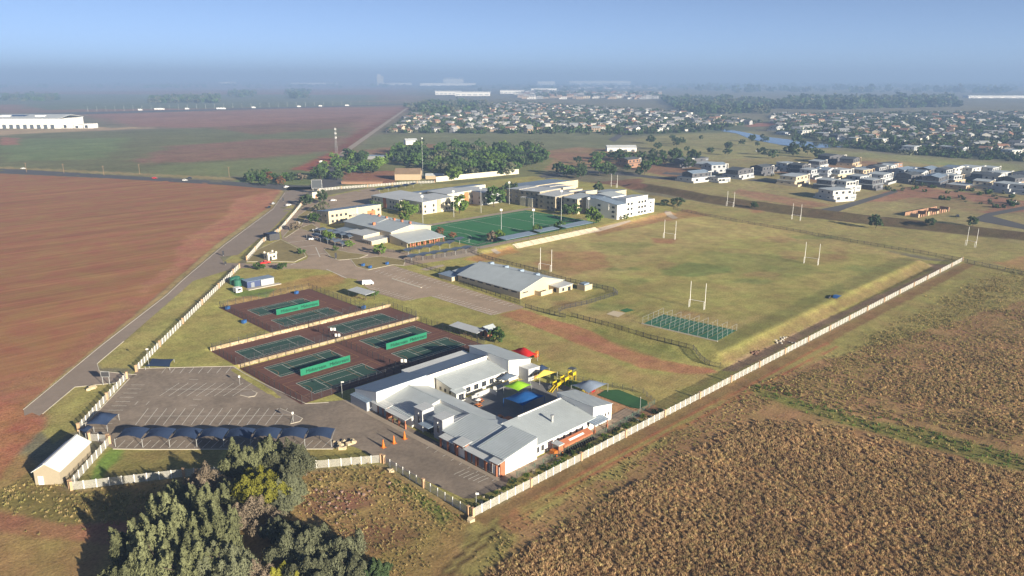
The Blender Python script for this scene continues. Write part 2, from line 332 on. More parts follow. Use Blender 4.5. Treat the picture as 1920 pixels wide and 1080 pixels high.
for off, w in ((0, 0), (9, 0)):
    zone((156, 102, 66), .5, [(955 + off, 962 + off), (1100 + off, 880 + off), (1250 + off, 798 + off), (1400 + off, 722 + off), (1560 + off, 638 + off), (1562 + off, 641 + off), (1402 + off, 726 + off), (1252 + off, 803 + off), (1102 + off, 886 + off), (958 + off, 967 + off)], warp=.2)
    zone((92, 76, 46), .4, [(815 + 2 * off, 1080), (880 + off * 1.6, 1020 + off), (955 + off, 962 + off), (958 + off, 966 + off), (886 + off * 1.6, 1024 + off), (826 + 2 * off, 1080)], warp=.15)
zone((124, 118, 62), 2.5, [(1408, 726), (1440, 732), (1600, 780), (1760, 810), (1930, 860), (1930, 890), (1740, 840), (1560, 790), (1420, 740)], warp=1)
zone((126, 126, 64), 1.5, [(735, 895), (790, 925), (850, 968), (830, 985), (770, 930), (728, 905)], warp=.6)
zone((160, 110, 76), 1.2, [(940, 960), (990, 965), (1000, 985), (960, 1000), (930, 985)], warp=1, opac=.7)

def paint_ground():
    U, V = UU.ravel(), VV.ravel(); n = U.size
    col = np.tile(np.array(lin((122, 116, 92))), (n, 1)); pl = np.zeros(n)
    w1 = fbm(U, V, 9, 3) - .5; w2 = fbm(U, V, 2.6, 5) - .5; w3 = fbm(U, V, 160, 8) - .5
    for c, soft, pts, plough, warp, op in ZN:
        P = GP(pts); pu = [p[0] for p in P]; pv = [p[1] for p in P]; mg = soft * 2 + warp * 2
        ix = np.nonzero((U > min(pu) - mg) & (U < max(pu) + mg) & (V > min(pv) - mg) & (V < max(pv) + mg))[0]
        if not len(ix): continue
        d = poly_sd(U[ix], V[ix], P)
        nz = w3[ix] if warp > 25 else (w1[ix] if warp > .9 else w2[ix])
        if warp > 4: nz = nz * .7 + (fbm(U[ix], V[ix], 38, 11) - .5) * .9
        k = sst(.5 - (d + nz * 2.2 * warp) / soft) * op
        col[ix] = col[ix] * (1 - k[:, None]) + np.array(lin(c)) * k[:, None]; pl[ix] = pl[ix] * (1 - k) + plough * k
    return col, pl
GCOL, GPL = paint_ground()
def ground_material():
    m = bpy.data.materials.new('ground_cover'); m.use_nodes = True; t = m.node_tree; b = t.nodes['Principled BSDF']
    b.inputs['Roughness'].default_value = .95; b.inputs['Specular IOR Level'].default_value = .1
    at = nd(t, 'ShaderNodeAttribute', attribute_name='cover'); pa = nd(t, 'ShaderNodeAttribute', attribute_name='plough')
    g = nd(t, 'ShaderNodeNewGeometry')
    def noise(sc, det, src=None, rough=.6):
        n = nd(t, 'ShaderNodeTexNoise'); n.inputs['Scale'].default_value = sc; n.inputs['Detail'].default_value = det; n.inputs['Roughness'].default_value = rough
        t.links.new(src or g.outputs['Position'], n.inputs['Vector']); return n.outputs['Fac']
    def mrange(src, a, b_, c, d):
        r = nd(t, 'ShaderNodeMapRange'); t.links.new(src, r.inputs['Value'])
        for k, v in zip(('From Min', 'From Max', 'To Min', 'To Max'), (a, b_, c, d)): r.inputs[k].default_value = v
        return r.outputs['Result']
    def math_(op, a, c):
        n = nd(t, 'ShaderNodeMath', operation=op)
        for i, x in enumerate((a, c)):
            if hasattr(x, 'is_linked'): t.links.new(x, n.inputs[i])
            else: n.inputs[i].default_value = x
        return n.outputs[0]
    big, med, fine, vf = noise(.035, 4), noise(.22, 5), noise(1.6, 5, rough=.7), noise(.006, 4)
    mp = nd(t, 'ShaderNodeMapping'); mp.inputs['Rotation'].default_value = (0, 0, math.radians(43)); mp.inputs['Scale'].default_value = (.02, .5, 1)
    t.links.new(g.outputs['Position'], mp.inputs['Vector']); fur = noise(1.0, 4, mp.outputs[0])
    mp2 = nd(t, 'ShaderNodeMapping'); mp2.inputs['Rotation'].default_value = (0, 0, math.radians(43)); mp2.inputs['Scale'].default_value = (.012, .12, 1)
    t.links.new(g.outputs['Position'], mp2.inputs['Vector']); fur2 = noise(1.0, 4, mp2.outputs[0])
    f = math_('MULTIPLY', mrange(big, .3, .7, .84, 1.16), mrange(med, .3, .7, .78, 1.2))
    f = math_('MULTIPLY', f, mrange(fine, .3, .7, .62, 1.36)); f = math_('MULTIPLY', f, mrange(vf, .3, .7, .88, 1.12))
    pf = math_('MULTIPLY', mrange(fur, .3, .7, .85, 1.15), mrange(fur2, .3, .7, .86, 1.12))
    mx = nd(t, 'ShaderNodeMix', data_type='FLOAT'); t.links.new(pa.outputs['Fac'], mx.inputs['Factor']); t.links.new(f, mx.inputs['A'])
    t.links.new(math_('MULTIPLY', pf, mrange(fine, .25, .75, .9, 1.1)), mx.inputs['B'])
    vm = nd(t, 'ShaderNodeVectorMath', operation='SCALE'); t.links.new(at.outputs['Color'], vm.inputs[0]); t.links.new(mx.outputs['Result'], vm.inputs['Scale'])
    # greener and browner drifts
    hs = nd(t, 'ShaderNodeHueSaturation'); t.links.new(vm.outputs[0], hs.inputs['Color'])
    hu = noise(.09, 4); t.links.new(mrange(hu, .3, .7, .482, .522), hs.inputs['Hue']); hs.inputs['Saturation'].default_value = GSAT
    sc = nd(t, 'ShaderNodeVectorMath', operation='SCALE'); sc.inputs['Scale'].default_value = GALB; t.links.new(hs.outputs[0], sc.inputs[0])
    t.links.new(sc.outputs[0], b.inputs['Base Color'])
    bp = nd(t, 'ShaderNodeBump'); bp.inputs['Strength'].default_value = .55; bp.inputs['Distance'].default_value = .22
    t.links.new(math_('ADD', math_('MULTIPLY', fine, 1.0), math_('MULTIPLY', fur, .8)), bp.inputs['Height']); t.links.new(bp.outputs[0], b.inputs['Normal'])
    return m
GALB, GSAT = .98, .93
def build_ground():
    n = len(AX); Z = hz(UU, VV); Z = Z + (fbm(UU, VV, 14, 21) - .5) * .25 * sst((np.hypot(UU, VV) - 60) / 60) * (rect_d(UU, VV, 30, 430, 100, 420) > 2)
    far = np.hypot(UU, VV); Z = Z + (vnoise(UU, VV, 2600, 31) - .3) * 34 * sst((far - 4200) / 4000)
    far2 = sst((far - 11000) / 9000); Z = Z + far2 * (25 + 60 * vnoise(UU, VV, 5200, 33))
    v = np.stack([UU, VV, Z], -1).reshape(-1, 3).astype(np.float32)
    i = np.arange(n * n).reshape(n, n); q = np.stack([i[:-1, :-1], i[1:, :-1], i[1:, 1:], i[:-1, 1:]], -1).reshape(-1, 4)
    me = bpy.data.meshes.new('ground'); me.vertices.add(len(v)); me.vertices.foreach_set('co', v.ravel()); me.loops.add(q.size); me.loops.foreach_set('vertex_index', q.ravel().astype(np.int32))
    me.polygons.add(len(q)); me.polygons.foreach_set('loop_start', np.arange(0, q.size, 4, dtype=np.int32)); me.update(calc_edges=True)
    a = me.attributes.new('cover', 'FLOAT_COLOR', 'POINT'); a.data.foreach_set('color', np.concatenate([GCOL, np.ones((len(GCOL), 1))], 1).astype(np.float32).ravel())
    a = me.attributes.new('plough', 'FLOAT', 'POINT'); a.data.foreach_set('value', GPL.astype(np.float32))
    me.polygons.foreach_set('use_smooth', np.ones(len(q), bool)); me.materials.append(ground_material())
    return ob('ground', me, kind='structure')
build_ground()
# haze: the air round the whole scene
hz_m = bpy.data.materials.new('haze_air'); hz_m.use_nodes = True; ht = hz_m.node_tree; ht.nodes.clear()
hv = ht.nodes.new('ShaderNodeVolumePrincipled'); hv.inputs['Density'].default_value = HAZE = .00024; hv.inputs['Color'].default_value = (.26, .39, .64, 1); hv.inputs['Anisotropy'].default_value = .0
ho = ht.nodes.new('ShaderNodeOutputMaterial'); ht.links.new(hv.outputs[0], ho.inputs['Volume'])
ob('haze', MB().box(-1500, 46500, -1500, 46500, -3, 260).mesh('haze', hz_m), kind='stuff')

# ------------------------------------------------------------------ draped sheets (paving, kerbs, paint)
def drape(name, P, mat_, off=.05, step=3.0, kind='structure', parent=None, thick=0.):
    """a flat polygon cut into a grid and laid on the terrain"""
    bm = bmesh.new(); vs = [bm.verts.new((p[0], p[1], 0)) for p in P]; bm.faces.new(vs)
    us = [p[0] for p in P]; ws = [p[1] for p in P]
    for ax, lo, hi in ((0, min(us), max(us)), (1, min(ws), max(ws))):
        st = max(step, (hi - lo) / 130)
        for x in np.arange(math.floor(lo / st) * st + st, hi, st):
            co = (x, 0, 0) if ax == 0 else (0, x, 0); no = (1, 0, 0) if ax == 0 else (0, 1, 0)
            bmesh.ops.bisect_plane(bm, geom=bm.verts[:] + bm.edges[:] + bm.faces[:], plane_co=co, plane_no=no)
    bmesh.ops.triangulate(bm, faces=[f for f in bm.faces if len(f.verts) > 4])
    xy = np.array([v.co[:2] for v in bm.verts]); z = hz(xy[:, 0], xy[:, 1]) + off
    for v, zz in zip(bm.verts, z): v.co.z = zz
    bmesh.ops.recalc_face_normals(bm, faces=bm.faces)
    if sum(f.normal.z for f in bm.faces) < 0: bmesh.ops.reverse_faces(bm, faces=bm.faces)
    if thick:
        r = bmesh.ops.extrude_face_region(bm, geom=bm.faces[:]); 
        for v in [g_ for g_ in r['geom'] if isinstance(g_, bmesh.types.BMVert)]: v.co.z += thick
        bmesh.ops.recalc_face_normals(bm, faces=bm.faces)
    me = bpy.data.meshes.new(name); bm.to_mesh(me); bm.free(); me.materials.append(mat_)
    return ob(name, me, parent, kind=kind if not parent else None)
def strips(name, segs, w, mat_, off, parent=None, kind='structure', joined=None):
    """painted lines given as ground segments ((u,v),(u,v))"""
    mb = joined or MB()
    for a, b in segs:
        L = math.hypot(b[0] - a[0], b[1] - a[1])
        if L < .01: continue
        nx, ny = -(b[1] - a[1]) / L * w / 2, (b[0] - a[0]) / L * w / 2; k = max(1, int(L / 4))
        for i in range(k):
            p = [a[0] + (b[0] - a[0]) * i / k, a[1] + (b[1] - a[1]) * i / k]; q = [a[0] + (b[0] - a[0]) * (i + 1) / k, a[1] + (b[1] - a[1]) * (i + 1) / k]
            mb.add([(x, y, H(x, y) + off) for x, y in ((p[0] - nx, p[1] - ny), (q[0] - nx, q[1] - ny), (q[0] + nx, q[1] + ny), (p[0] + nx, p[1] + ny))], [(0, 1, 2, 3)])
    return ob(name, mb.mesh(name, mat_), parent, kind=None if parent else kind) if not joined else mb
def kerb(name, P, w=.25, h=.13, parent=None, closed=False, mat_=None):
    mb = MB(); P = P + [P[0]] if closed else P
    for a, b in zip(P[:-1], P[1:]):
        L = math.hypot(b[0] - a[0], b[1] - a[1]); nx, ny = -(b[1] - a[1]) / L * w / 2, (b[0] - a[0]) / L * w / 2; k = max(1, int(L / 5))
        for i in range(k):
            p = (a[0] + (b[0] - a[0]) * i / k, a[1] + (b[1] - a[1]) * i / k); q = (a[0] + (b[0] - a[0]) * (i + 1) / k, a[1] + (b[1] - a[1]) * (i + 1) / k)
            zs = [H(*p), H(*q), H(*q), H(*p)]
            mb.prism([(p[0] - nx, p[1] - ny), (q[0] - nx, q[1] - ny), (q[0] + nx, q[1] + ny), (p[0] + nx, p[1] + ny)], [z - .2 for z in zs], [z + h for z in zs])
    return ob(name, mb.mesh(name, mat_ or KERB), parent, kind=None if parent else 'structure')
ASPH = mat('worn_asphalt', (.22, .178, .142), .92, .38, .8, bump=.01)
ROADM = mat('road_asphalt', (.25, .20, .163), .92, .14, .5, bump=.01)
DARKROAD = mat('distant_road_asphalt', (.085, .083, .085), .92, .1, .3)
BRICKPAVE = mat('brick_paving', (.315, .24, .178), .92, .22, 1.2, bump=.01)
CONCPAVE = mat('pale_paving', (.32, .265, .21), .92, .15, 1.2)
# near car park with the preschool forecourt
LOT = GP([(262, 691), (437, 688), (573, 757), (640, 751), (668, 754), (710, 772), (940, 889), (955, 897), (948, 912), (885, 935), (870, 935), (722, 866), (665, 838), (640, 836), (625, 841), (212, 841), (205, 838), (160, 820), (150, 805), (190, 765), (246, 706)])
lot = drape('car_park', LOT, ASPH, .05, 4)
kerb('car_park_kerb', GP([(262, 691), (437, 688), (573, 757), (616, 755)]), parent=lot)
kerb('car_park_kerb', GP([(150, 805), (190, 765), (243, 710)]), parent=lot)
kerb('car_park_kerb', GP([(212, 842), (625, 842)]), parent=lot)
drape('path', GP([(640, 750), (664, 752), (700, 775), (820, 836), (940, 898), (934, 903), (815, 843), (690, 778)]), CONCPAVE, .09, 5)
drape('path', [(109.5, 104 + 7), (160, 111), (160, 117), (152, 117), (152, 115.5), (109.5, 114)], BRICKPAVE, .08, 5)
drape('path', [(126, 126.5), (160, 128.5), (160, 140), (154, 152), (129, 154.5), (126, 150)], mat('courtyard_paving', (.17, .17, .175), .9, .15, 1.5), .07, 5)
seg = []
PX = lambda *a: [(G(*p), G(*q)) for p, q in a]
for i in range(8): x = 312 + i * 17.2; seg += PX(((x, 689.5), (x - 9, 700)))
seg += PX(((310, 730), (473, 730)), ((270, 780.5), (548, 779)))
for i in range(9): x = 318 + i * 17.1; seg += PX(((x + 18, 718.5), (x - 19, 743)))
for i in range(16): x = 266 + i * 17.4; seg += PX(((x + 12, 766), (x - 12, 797)))
for i in range(26): x = 226 + i * 16; seg += PX(((x + 9, 826), (x - 6, 840)))
for i in range(13):
    y = 722 + i * 7.6 + i * i * .05; x = 246 - i * 7.3; seg += PX(((x, y), (x + 25 + i * .6, y)))
seg += PX(((355, 712), (372, 712)), ((362, 749), (378, 749)), ((355, 760), (370, 760)), ((253, 759), (259, 753)), ((274, 759), (280, 753)))
for i in range(9): x = 815 + i * 15.5; y = 832 + i * 7.6; seg += PX(((x, y), (x - 16, y + 9)))
for i in range(6): seg += PX(((870 - i * 9 + 26, 905 - i * 3), (890 - i * 9 + 26, 896 - i * 3)))
strips('bay_marking', seg, .13, LINEW, .07, lot)
for c in ([(448, 738), (473, 733), (482, 737), (478, 743), (466, 745), (450, 741)], [(520, 775), (525, 766), (548, 776), (567, 785), (562, 791), (545, 795), (550, 780)]):
    P = GP(c); drape('traffic_island', P, mat('island_paving', (.24, .2, .17), .9, .2, 1), .02, 4, thick=.12); kerb('island_kerb', P[1:], .18, .16)
# roads
road = drape('road', GP([(540, 351), (590, 350), (575, 362), (512, 428), (446, 478), (412, 482), (420, 493), (462, 494), (452, 503), (430, 506), (362, 527), (232, 640), (182, 682), (186, 696), (256, 704), (242, 712), (217, 718), (140, 726), (88, 768), (74, 780), (60, 774), (46, 780), (44, 768), (190, 646), (312, 552), (420, 458), (512, 390)]), ROADM, .05, 4)
kerb('road_kerb', GP([(44, 768), (190, 648), (312, 554), (420, 460), (512, 392), (534, 362)]), .22, .12, road)
kerb('road_kerb', GP([(232, 640), (182, 682), (186, 696), (256, 703)]), .22, .12, road)
kerb('road_kerb', GP([(217, 718), (140, 726), (80, 776)]), .22, .1, road)
drape('road', GP([(-600, 300), (-200, 308), (0, 316.5), (60, 319), (200, 328), (420, 340), (545, 347), (600, 349), (598, 355), (540, 357), (420, 347), (200, 334), (0, 325), (-200, 318), (-600, 310)]), DARKROAD, .05, 12)
drape('road', GP([(575, 352), (600, 330), (645, 296), (655, 297), (625, 325), (650, 345), (600, 356)]), DARKROAD, .04, 10)
CAMPUS = GP([(456, 495), (555, 493.5), (575, 486), (578, 481), (569, 469), (529, 449), (526, 432), (545, 407), (572, 385), (605, 371), (700, 351), (715, 362), (700, 380), (600, 412), (600, 430), (655, 440), (700, 462), (800, 480), (850, 486), (758, 499), (737, 497), (690, 507.5), (672, 524), (640, 520), (622, 508), (589, 504.5), (452, 503)])
camp = drape('road', CAMPUS, BRICKPAVE, .06, 5)
LOT2 = GP([(737, 497.5), (985, 576), (921, 591.5), (808, 556), (757, 564.5), (700, 548), (668, 526), (690, 508)])
lot2 = drape('car_park', LOT2, BRICKPAVE, .065, 5)
seg = []
for i in range(26): x = 748 + i * 8.7; y = 501.5 + i * 2.78; seg += PX(((x, y), (x - 13.5, y + 3.8)))
for i in range(17): x = 815 + i * 6.9; y = 556.5 + i * 2.12; seg += PX(((x, y), (x + 14, y - 3.8)))
for i in range(12): x = 690 + i * 7; y = 543 + i * 1.9; seg += PX(((x, y), (x + 14, y - 3.6)))
for i in range(13): x = 712 + i * 8; y = 505 + i * 2.5; seg += PX(((x, y + 2), (x - 9, y + 5.5)))
seg += PX(((810, 555.5), (922, 590.5)))
strips('bay_marking', seg, .2, LINEW, .085, lot2)
strips('road_marking', PX(((540, 455), (575, 451)), ((560, 464), (592, 460)), ((579, 478), (612, 475)), ((592, 464), (600, 482)), ((612, 505), (650, 522)), ((545, 497), (555, 493))), .35, LINEW, .085, camp)
for c in ([(607, 468), (615, 466), (655, 474), (690, 478), (672, 485), (635, 488), (622, 484)], [(657, 486), (715, 481), (760, 488), (757, 498), (737, 496.5), (690, 506.5), (668, 500)], [(463, 491), (480, 470), (526, 449), (567, 470), (574, 481), (552, 491.5)], [(560, 428), (585, 420), (600, 430), (650, 442), (640, 450), (596, 440)], [(548, 425), (560, 404), (600, 378), (606, 381), (576, 404), (562, 428), (535, 446), (530, 445)]):
    P = GP(c); drape('lawn_island', P, shared('lawn_m', lambda: mat('dry_lawn', (.24, .195, .085), .95, .3, .5)), .02, 5, thick=.12); kerb('island_kerb', P, .3, .16, closed=True)
kerb('car_park_kerb', GP([(735, 523), (790, 540)]), .8, .25, lot2)
drape('path', GP([(800, 480), (880, 462), (1120, 428), (1180, 413), (1184, 415), (1125, 434), (960, 462), (905, 475), (850, 486)]), CONCPAVE, .07, 5)
drape('path', GP([(1245, 398), (1250, 396), (1272, 409), (1262, 411)]), CONCPAVE, .08, 3)
drape('path', GP([(920, 468), (928, 466), (940, 474), (932, 477)]), CONCPAVE, .08, 3)
drape('path', GP([(786, 505), (830, 496), (834, 499), (800, 508)]), CONCPAVE, .08, 3)
drape('cricket_mat', GP([(1137, 589), (1150, 583), (1173, 587), (1159, 595)]), mat('cream_sand', (.50, .42, .30), .95, .1), .08, 3)
drape('cricket_mat', GP([(1162, 582), (1176, 578), (1190, 582), (1173, 586)]), mat('green_mat', (.04, .14, .05), .95, .15), .08, 3)
TURF = mat('green_synthetic_turf', (.028, .15, .052), .95, .16, .25)
# hockey pitch
HK = [(259, 289.5), (359, 289.5), (359, 352.5), (259, 352.5)]
hk = drape('hockey_pitch', HK, TURF, .08, 10)
a, b = 262.5, 353.9; c, d = 293.5, 348.5
hs = [((a, c), (b, c)), ((b, c), (b, d)), ((b, d), (a, d)), ((a, d), (a, c)), (((a + b) / 2, c), ((a + b) / 2, d)), ((a + 23, c), (a + 23, d)), ((b - 23, c), (b - 23, d))]
for gx, sg in ((a, 1), (b, -1)):
    pts = [(gx + sg * 14.6 * math.sin(q), 321 + 16.4 * math.cos(q)) for q in np.linspace(0, math.pi, 17)]; hs += list(zip(pts[:-1], pts[1:]))
strips('pitch_line', hs, .25, LINEW, .1, hk)
drape('path', [(255, 353), (420, 353), (420, 358), (255, 358)], CONCPAVE, .07, 8)
drape('playing_green', GP([(1120, 741), (1135, 732), (1160, 731), (1213, 752), (1215, 760), (1198, 767), (1185, 765)]), mat('mini_turf', (.03, .10, .035), .95, .25, .8), .1, 3)
# lake
drape('lake', GP([(1322, 239), (1345, 239.5), (1395, 248), (1440, 257), (1490, 263), (1545, 269), (1588, 276), (1520, 278), (1465, 272), (1410, 262), (1380, 250), (1330, 243)]), mat('lake_water', (.03, .05, .08), .08, .1, spec=.6), .25, 30)
for rp in ([(1140, 262), (1165, 248), (1182, 242), (1190, 243), (1172, 252), (1152, 266)], [(630, 292), (650, 278), (762, 202), (766, 202.5), (660, 280), (640, 295)], [(1820, 412), (1850, 400), (1930, 385), (1930, 391), (1860, 405), (1930, 424), (1930, 432)], [(1540, 392), (1580, 384), (1680, 356), (1684, 360), (1590, 390), (1550, 400)], [(0, 214), (300, 207), (720, 196), (770, 195), (770, 196.5), (720, 198), (300, 210), (0, 219)], [(1250, 322), (1350, 330), (1480, 344), (1480, 347), (1350, 334), (1240, 326)], [(1010, 330), (1080, 318), (1180, 325), (1270, 335), (1268, 339), (1180, 330), (1090, 324), (1020, 336)]):
    drape('road', GP(rp), DARKROAD if rp[0][0] != 630 else CONCPAVE, .06, 25)
# ------------------------------------------------------------------ precast boundary walls: panels, posts, piers
def panel_mesh(L, h):
    def f():
        mb = MB(); n = 15
        for i in range(n): mb.box(.07, L - .07, -.012, .012, .06 + i * h / n, .06 + i * h / n + .052)
        return mb.mesh('panel', PANEL)
    return shared(('panel', round(L, 1), h), f)
def wall_run(pts, label, h=2.0, step=2.5, pier_every=7, group='white panel boundary fences'):
    root = thing('boundary_fence', (*pts[0], H(*pts[0])), 0, label, 'fence', group); z0 = H(*pts[0]); o = Vector((*pts[0], z0))
    post = shared(('wpost', h), lambda: MB().box(-.085, .085, -.085, .085, -.5, h + .12).mesh('post', TRIM))
    pier = shared(('wpier', h), lambda: MB().box(-.28, .28, -.28, .28, -.5, h + .12).box(-.34, .34, -.34, .34, h + .12, h + .24).mesh('pier', PIER))
    k = 0
    for a, b in zip(pts[:-1], pts[1:]):
        L = math.hypot(b[0] - a[0], b[1] - a[1]); n = max(1, round(L / step)); ang = math.atan2(b[1] - a[1], b[0] - a[0]); s = L / n
        for i in range(n):
            p = (a[0] + (b[0] - a[0]) * i / n, a[1] + (b[1] - a[1]) * i / n); q = (a[0] + (b[0] - a[0]) * (i + 1) / n, a[1] + (b[1] - a[1]) * (i + 1) / n)
            zp = min(H(*p), H(*q)); loc = (p[0] - o.x, p[1] - o.y, zp - o.z)
            pn = ob('panel', panel_mesh(s, h), root, loc, ang); pn.scale.x = s / round(s, 1)
            ob('pier' if k % pier_every == 0 else 'post', pier if k % pier_every == 0 else post, root, (loc[0], loc[1], H(*p) - o.z), ang); k += 1
    p = pts[-1]; ob('pier', pier, root, (p[0] - o.x, p[1] - o.y, H(*p) - o.z))
    return root
wall_run([(92.8, 106.2), (426, 106.2)], 'long white mesh panel fence between the school grounds and the tall brown grass')
wall_run([(92.6, 107.5), (92.9, 138.6)], 'white mesh panel fence along the front forecourt from the corner pier', pier_every=6)
wall_run(GP([(715, 867), (640, 874), (570, 880), (460, 887), (345, 894), (134, 919)]), 'white mesh panel fence behind the clump of big trees', pier_every=9)
wall_run(GP([(132, 916), (165, 878), (206, 832)]), 'short white mesh fence beside the beige gabled shed', pier_every=20)
wall_run(GP([(203, 829), (168, 826)]), 'very short white mesh fence joining the shed gable corner', pier_every=20)
wall_run(GP([(148, 808), (188, 764), (238, 710)]), 'white mesh panel fence beside the car park exit and slumped shade sail', pier_every=8)
wall_run(GP([(256, 697), (300, 650), (360, 590), (449, 503)]), 'white mesh panel fence between the road verge and the tennis lawn', pier_every=9)
wall_run(GP([(463, 488), (492, 455), (524, 434)]), 'white mesh panel fence between the two gates near the guard hut', pier_every=9)
wall_run(GP([(526, 432), (555, 398), (566, 384)]), 'white mesh panel fence past the dark refuse enclosure', pier_every=9)
wall_run(GP([(572, 376), (600, 358), (640, 354), (700, 350), (760, 345), (815, 343)]), 'far white mesh panel fence behind the upper lawn', pier_every=9)

# ------------------------------------------------------------------ see-through fences: posts and bays of pales
def bay_mesh(L, h, kind):
    def f():
        mb = MB()
        if kind == 'palisade':
            n = max(4, int(L / .3))
            for i in range(n): x = (i + .5) * L / n; mb.box(x - .03, x + .03, -.02, .02, .08, h)
            for z in (.35, h - .3): mb.box(0, L, -.025, .025, z - .03, z + .03)
            return mb.mesh('palisade_bay', DSTEEL)
        n = max(4, int(L / .45))
        for i in range(n): x = (i + .5) * L / n; mb.box(x - .014, x + .014, -.012, .012, .05, h)
        for i in range(6): z = .1 + i * (h - .15) / 5; mb.box(0, L, -.012, .012, z - .012, z + .012)
        return mb.mesh('wire_bay', DSTEEL if kind == 'dark' else shared('gw', lambda: mat('green_wire', (.10, .16, .12), .7, .1)))
    return shared(('bay', round(L, 1), h, kind), f)
def fence_run(pts, label, h=1.8, step=3.0, kind='palisade', group='see-through steel fences'):
    o = Vector((*pts[0], H(*pts[0]))); root = thing('steel_fence', o, 0, label, 'fence', group)
    post = shared(('fpost', h, kind), lambda: MB().box(-.05, .05, -.05, .05, -.3, h + .08).mesh('post', DSTEEL if kind != 'green' else bay_mesh(3, h, kind).materials[0]))
    for a, b in zip(pts[:-1], pts[1:]):
        L = math.hypot(b[0] - a[0], b[1] - a[1]); n = max(1, round(L / step)); ang = math.atan2(b[1] - a[1], b[0] - a[0]); s = L / n
        for i in range(n):
            p = (a[0] + (b[0] - a[0]) * i / n, a[1] + (b[1] - a[1]) * i / n); q = (a[0] + (b[0] - a[0]) * (i + 1) / n, a[1] + (b[1] - a[1]) * (i + 1) / n)
            e = ob('bay', bay_mesh(s, h, kind), root, (p[0] - o.x, p[1] - o.y, H(*p) - o.z), ang)
            e.rotation_euler = (0, -math.atan2(H(*q) - H(*p), s), ang); ob('post', post, root, (p[0] - o.x, p[1] - o.y, H(*p) - o.z), ang)
    p = pts[-1]; ob('post', post, root, (p[0] - o.x, p[1] - o.y, H(*p) - o.z))
    return root
fence_run(GP([(1262, 393), (1380, 416), (1500, 436), (1620, 458), (1740, 478), (1800, 489), (1930, 518)]), 'dark palisade fence between the two rows of rugby fields', step=4)
fence_run(GP([(985, 577), (1030, 590), (1060, 596)]), 'dark palisade fence at the foot of the pavilion car park corner')
fence_run(GP([(1072, 594), (1140, 612), (1220, 636), (1300, 656), (1312, 672), (1330, 686), (1350, 690)]), 'dark palisade fence along the bank above the dirt track')
fence_run(GP([(1048, 586), (1100, 571), (1158, 553), (1150, 546), (1060, 527)]), 'dark palisade fence round the lawn beside the pavilion')
fence_run(GP([(1060, 527), (1000, 508), (930, 490), (884, 474)]), 'dark palisade fence between the pavilion and the rugby posts')
fence_run(GP([(760, 492), (850, 517)]), 'dark palisade fence between the brick car park and the pavilion ramp')
fence_run(GP([(862, 532), (975, 571)]), 'dark palisade fence between the brick car park and pavilion wall')
fence_run(GP([(762, 492), (800, 487), (900, 466)]), 'grey steel fence beside the row of pale carports', kind='dark')
fence_run(GP([(708, 470), (758, 476), (790, 468), (838, 452)]), 'wire fence in front of the hall veranda', kind='dark')
fence_run([(111, 111.4), (150, 111.4), (168, 113)], 'green wire fence between preschool paving and the planted strip', 1.5, kind='green')
fence_run([(168, 113), (172, 120), (166, 138), (161, 160), (158, 182)], 'wire fence round the back of the preschool playground', 1.6, kind='dark')
fence_run(GP([(880, 468), (960, 444), (1060, 418), (1120, 406)]), 'wire fence along the near touchline of the green pitch', 1.3, kind='dark')
for r, lb in (((96.4, 183.4, 166.6, 222), 'dark wire fence round the lower tennis terrace'), ((95.5, 223, 167.6, 240.8), 'dark wire fence round the middle tennis terrace'), ((117.4, 241.6, 156.6, 283.6), 'dark wire fence round the top tennis terrace')):
    u0, v0, u1, v1 = r; fence_run([(u0, v1), (u0, v0), (u1, v0), (u1, v1), (u0, v1)], lb, 2.6, 3.2, 'dark', 'tennis court fences')
fence_run([(131.5, 183.6), (131.5, 221.8)], 'dark wire fence dividing the lower tennis terrace', 2.6, 3.2, 'dark', 'tennis court fences')
fence_run([(131.5, 223.2), (131.5, 240.6)], 'dark wire fence dividing the middle tennis terrace', 2.6, 3.2, 'dark', 'tennis court fences')

# ------------------------------------------------------------------ tennis courts on three terraces with stone retaining walls
MAROON = mat('maroon_court_surface', (.135, .062, .047), .9, .16, .4)
COURTG = mat('dark_green_court_surface', (.030, .075, .058), .9, .22, .35)
def court(parent, cu, cv, netball):
    a, b = 23.77 / 2, 10.97 / 2; c = drape('court', [(cu - a, cv - b), (cu + a, cv - b), (cu + a, cv + b), (cu - a, cv + b)], COURTG, .10, 50, parent=parent)
    s = b - 1.37; L = [((-a, -b), (a, -b)), ((-a, b), (a, b)), ((-a, -b), (-a, b)), ((a, -b), (a, b)), ((-a, -s), (a, -s)), ((-a, s), (a, s)), ((-6.4, -s), (-6.4, s)), ((6.4, -s), (6.4, s)), ((-6.4, 0), (6.4, 0))]
    strips('court_line', [((cu + p[0], cv + p[1]), (cu + q[0], cv + q[1])) for p, q in L], .14, LINEW, .13, parent)
    if netball:
        a, b = 15.25, 7.6; L = [((-a, -b), (a, -b)), ((-a, b), (a, b)), ((-a, -b), (-a, b)), ((a, -b), (a, b)), ((-5, -b), (-5, b)), ((5, -b), (5, b))]
        for sg in (-1, 1):
            pts = [(sg * (a - 4.9 * math.sin(q)), 4.9 * math.cos(q)) for q in np.linspace(0, math.pi, 13)]; L += list(zip(pts[:-1], pts[1:]))
        strips('netball_line', [((cu + p[0], cv + p[1]), (cu + q[0], cv + q[1])) for p, q in L], .11, LINEO, .15, parent)
CZ = lambda *p: (380 + p[0] / 3.692, 540 + p[1] / 3.692)
def cen(pts):
    g = GP([CZ(*p) for p in pts]); return sum(p[0] for p in g) / 4, sum(p[1] for p in g) / 4
t1 = drape('tennis_terrace', [(96, 183), (167, 183), (167, 222.2), (96, 222.2)], MAROON, .06, 12)
t2 = drape('tennis_terrace', [(95, 222.9), (168, 222.9), (168, 240.9), (95, 240.9)], MAROON, .06, 12)
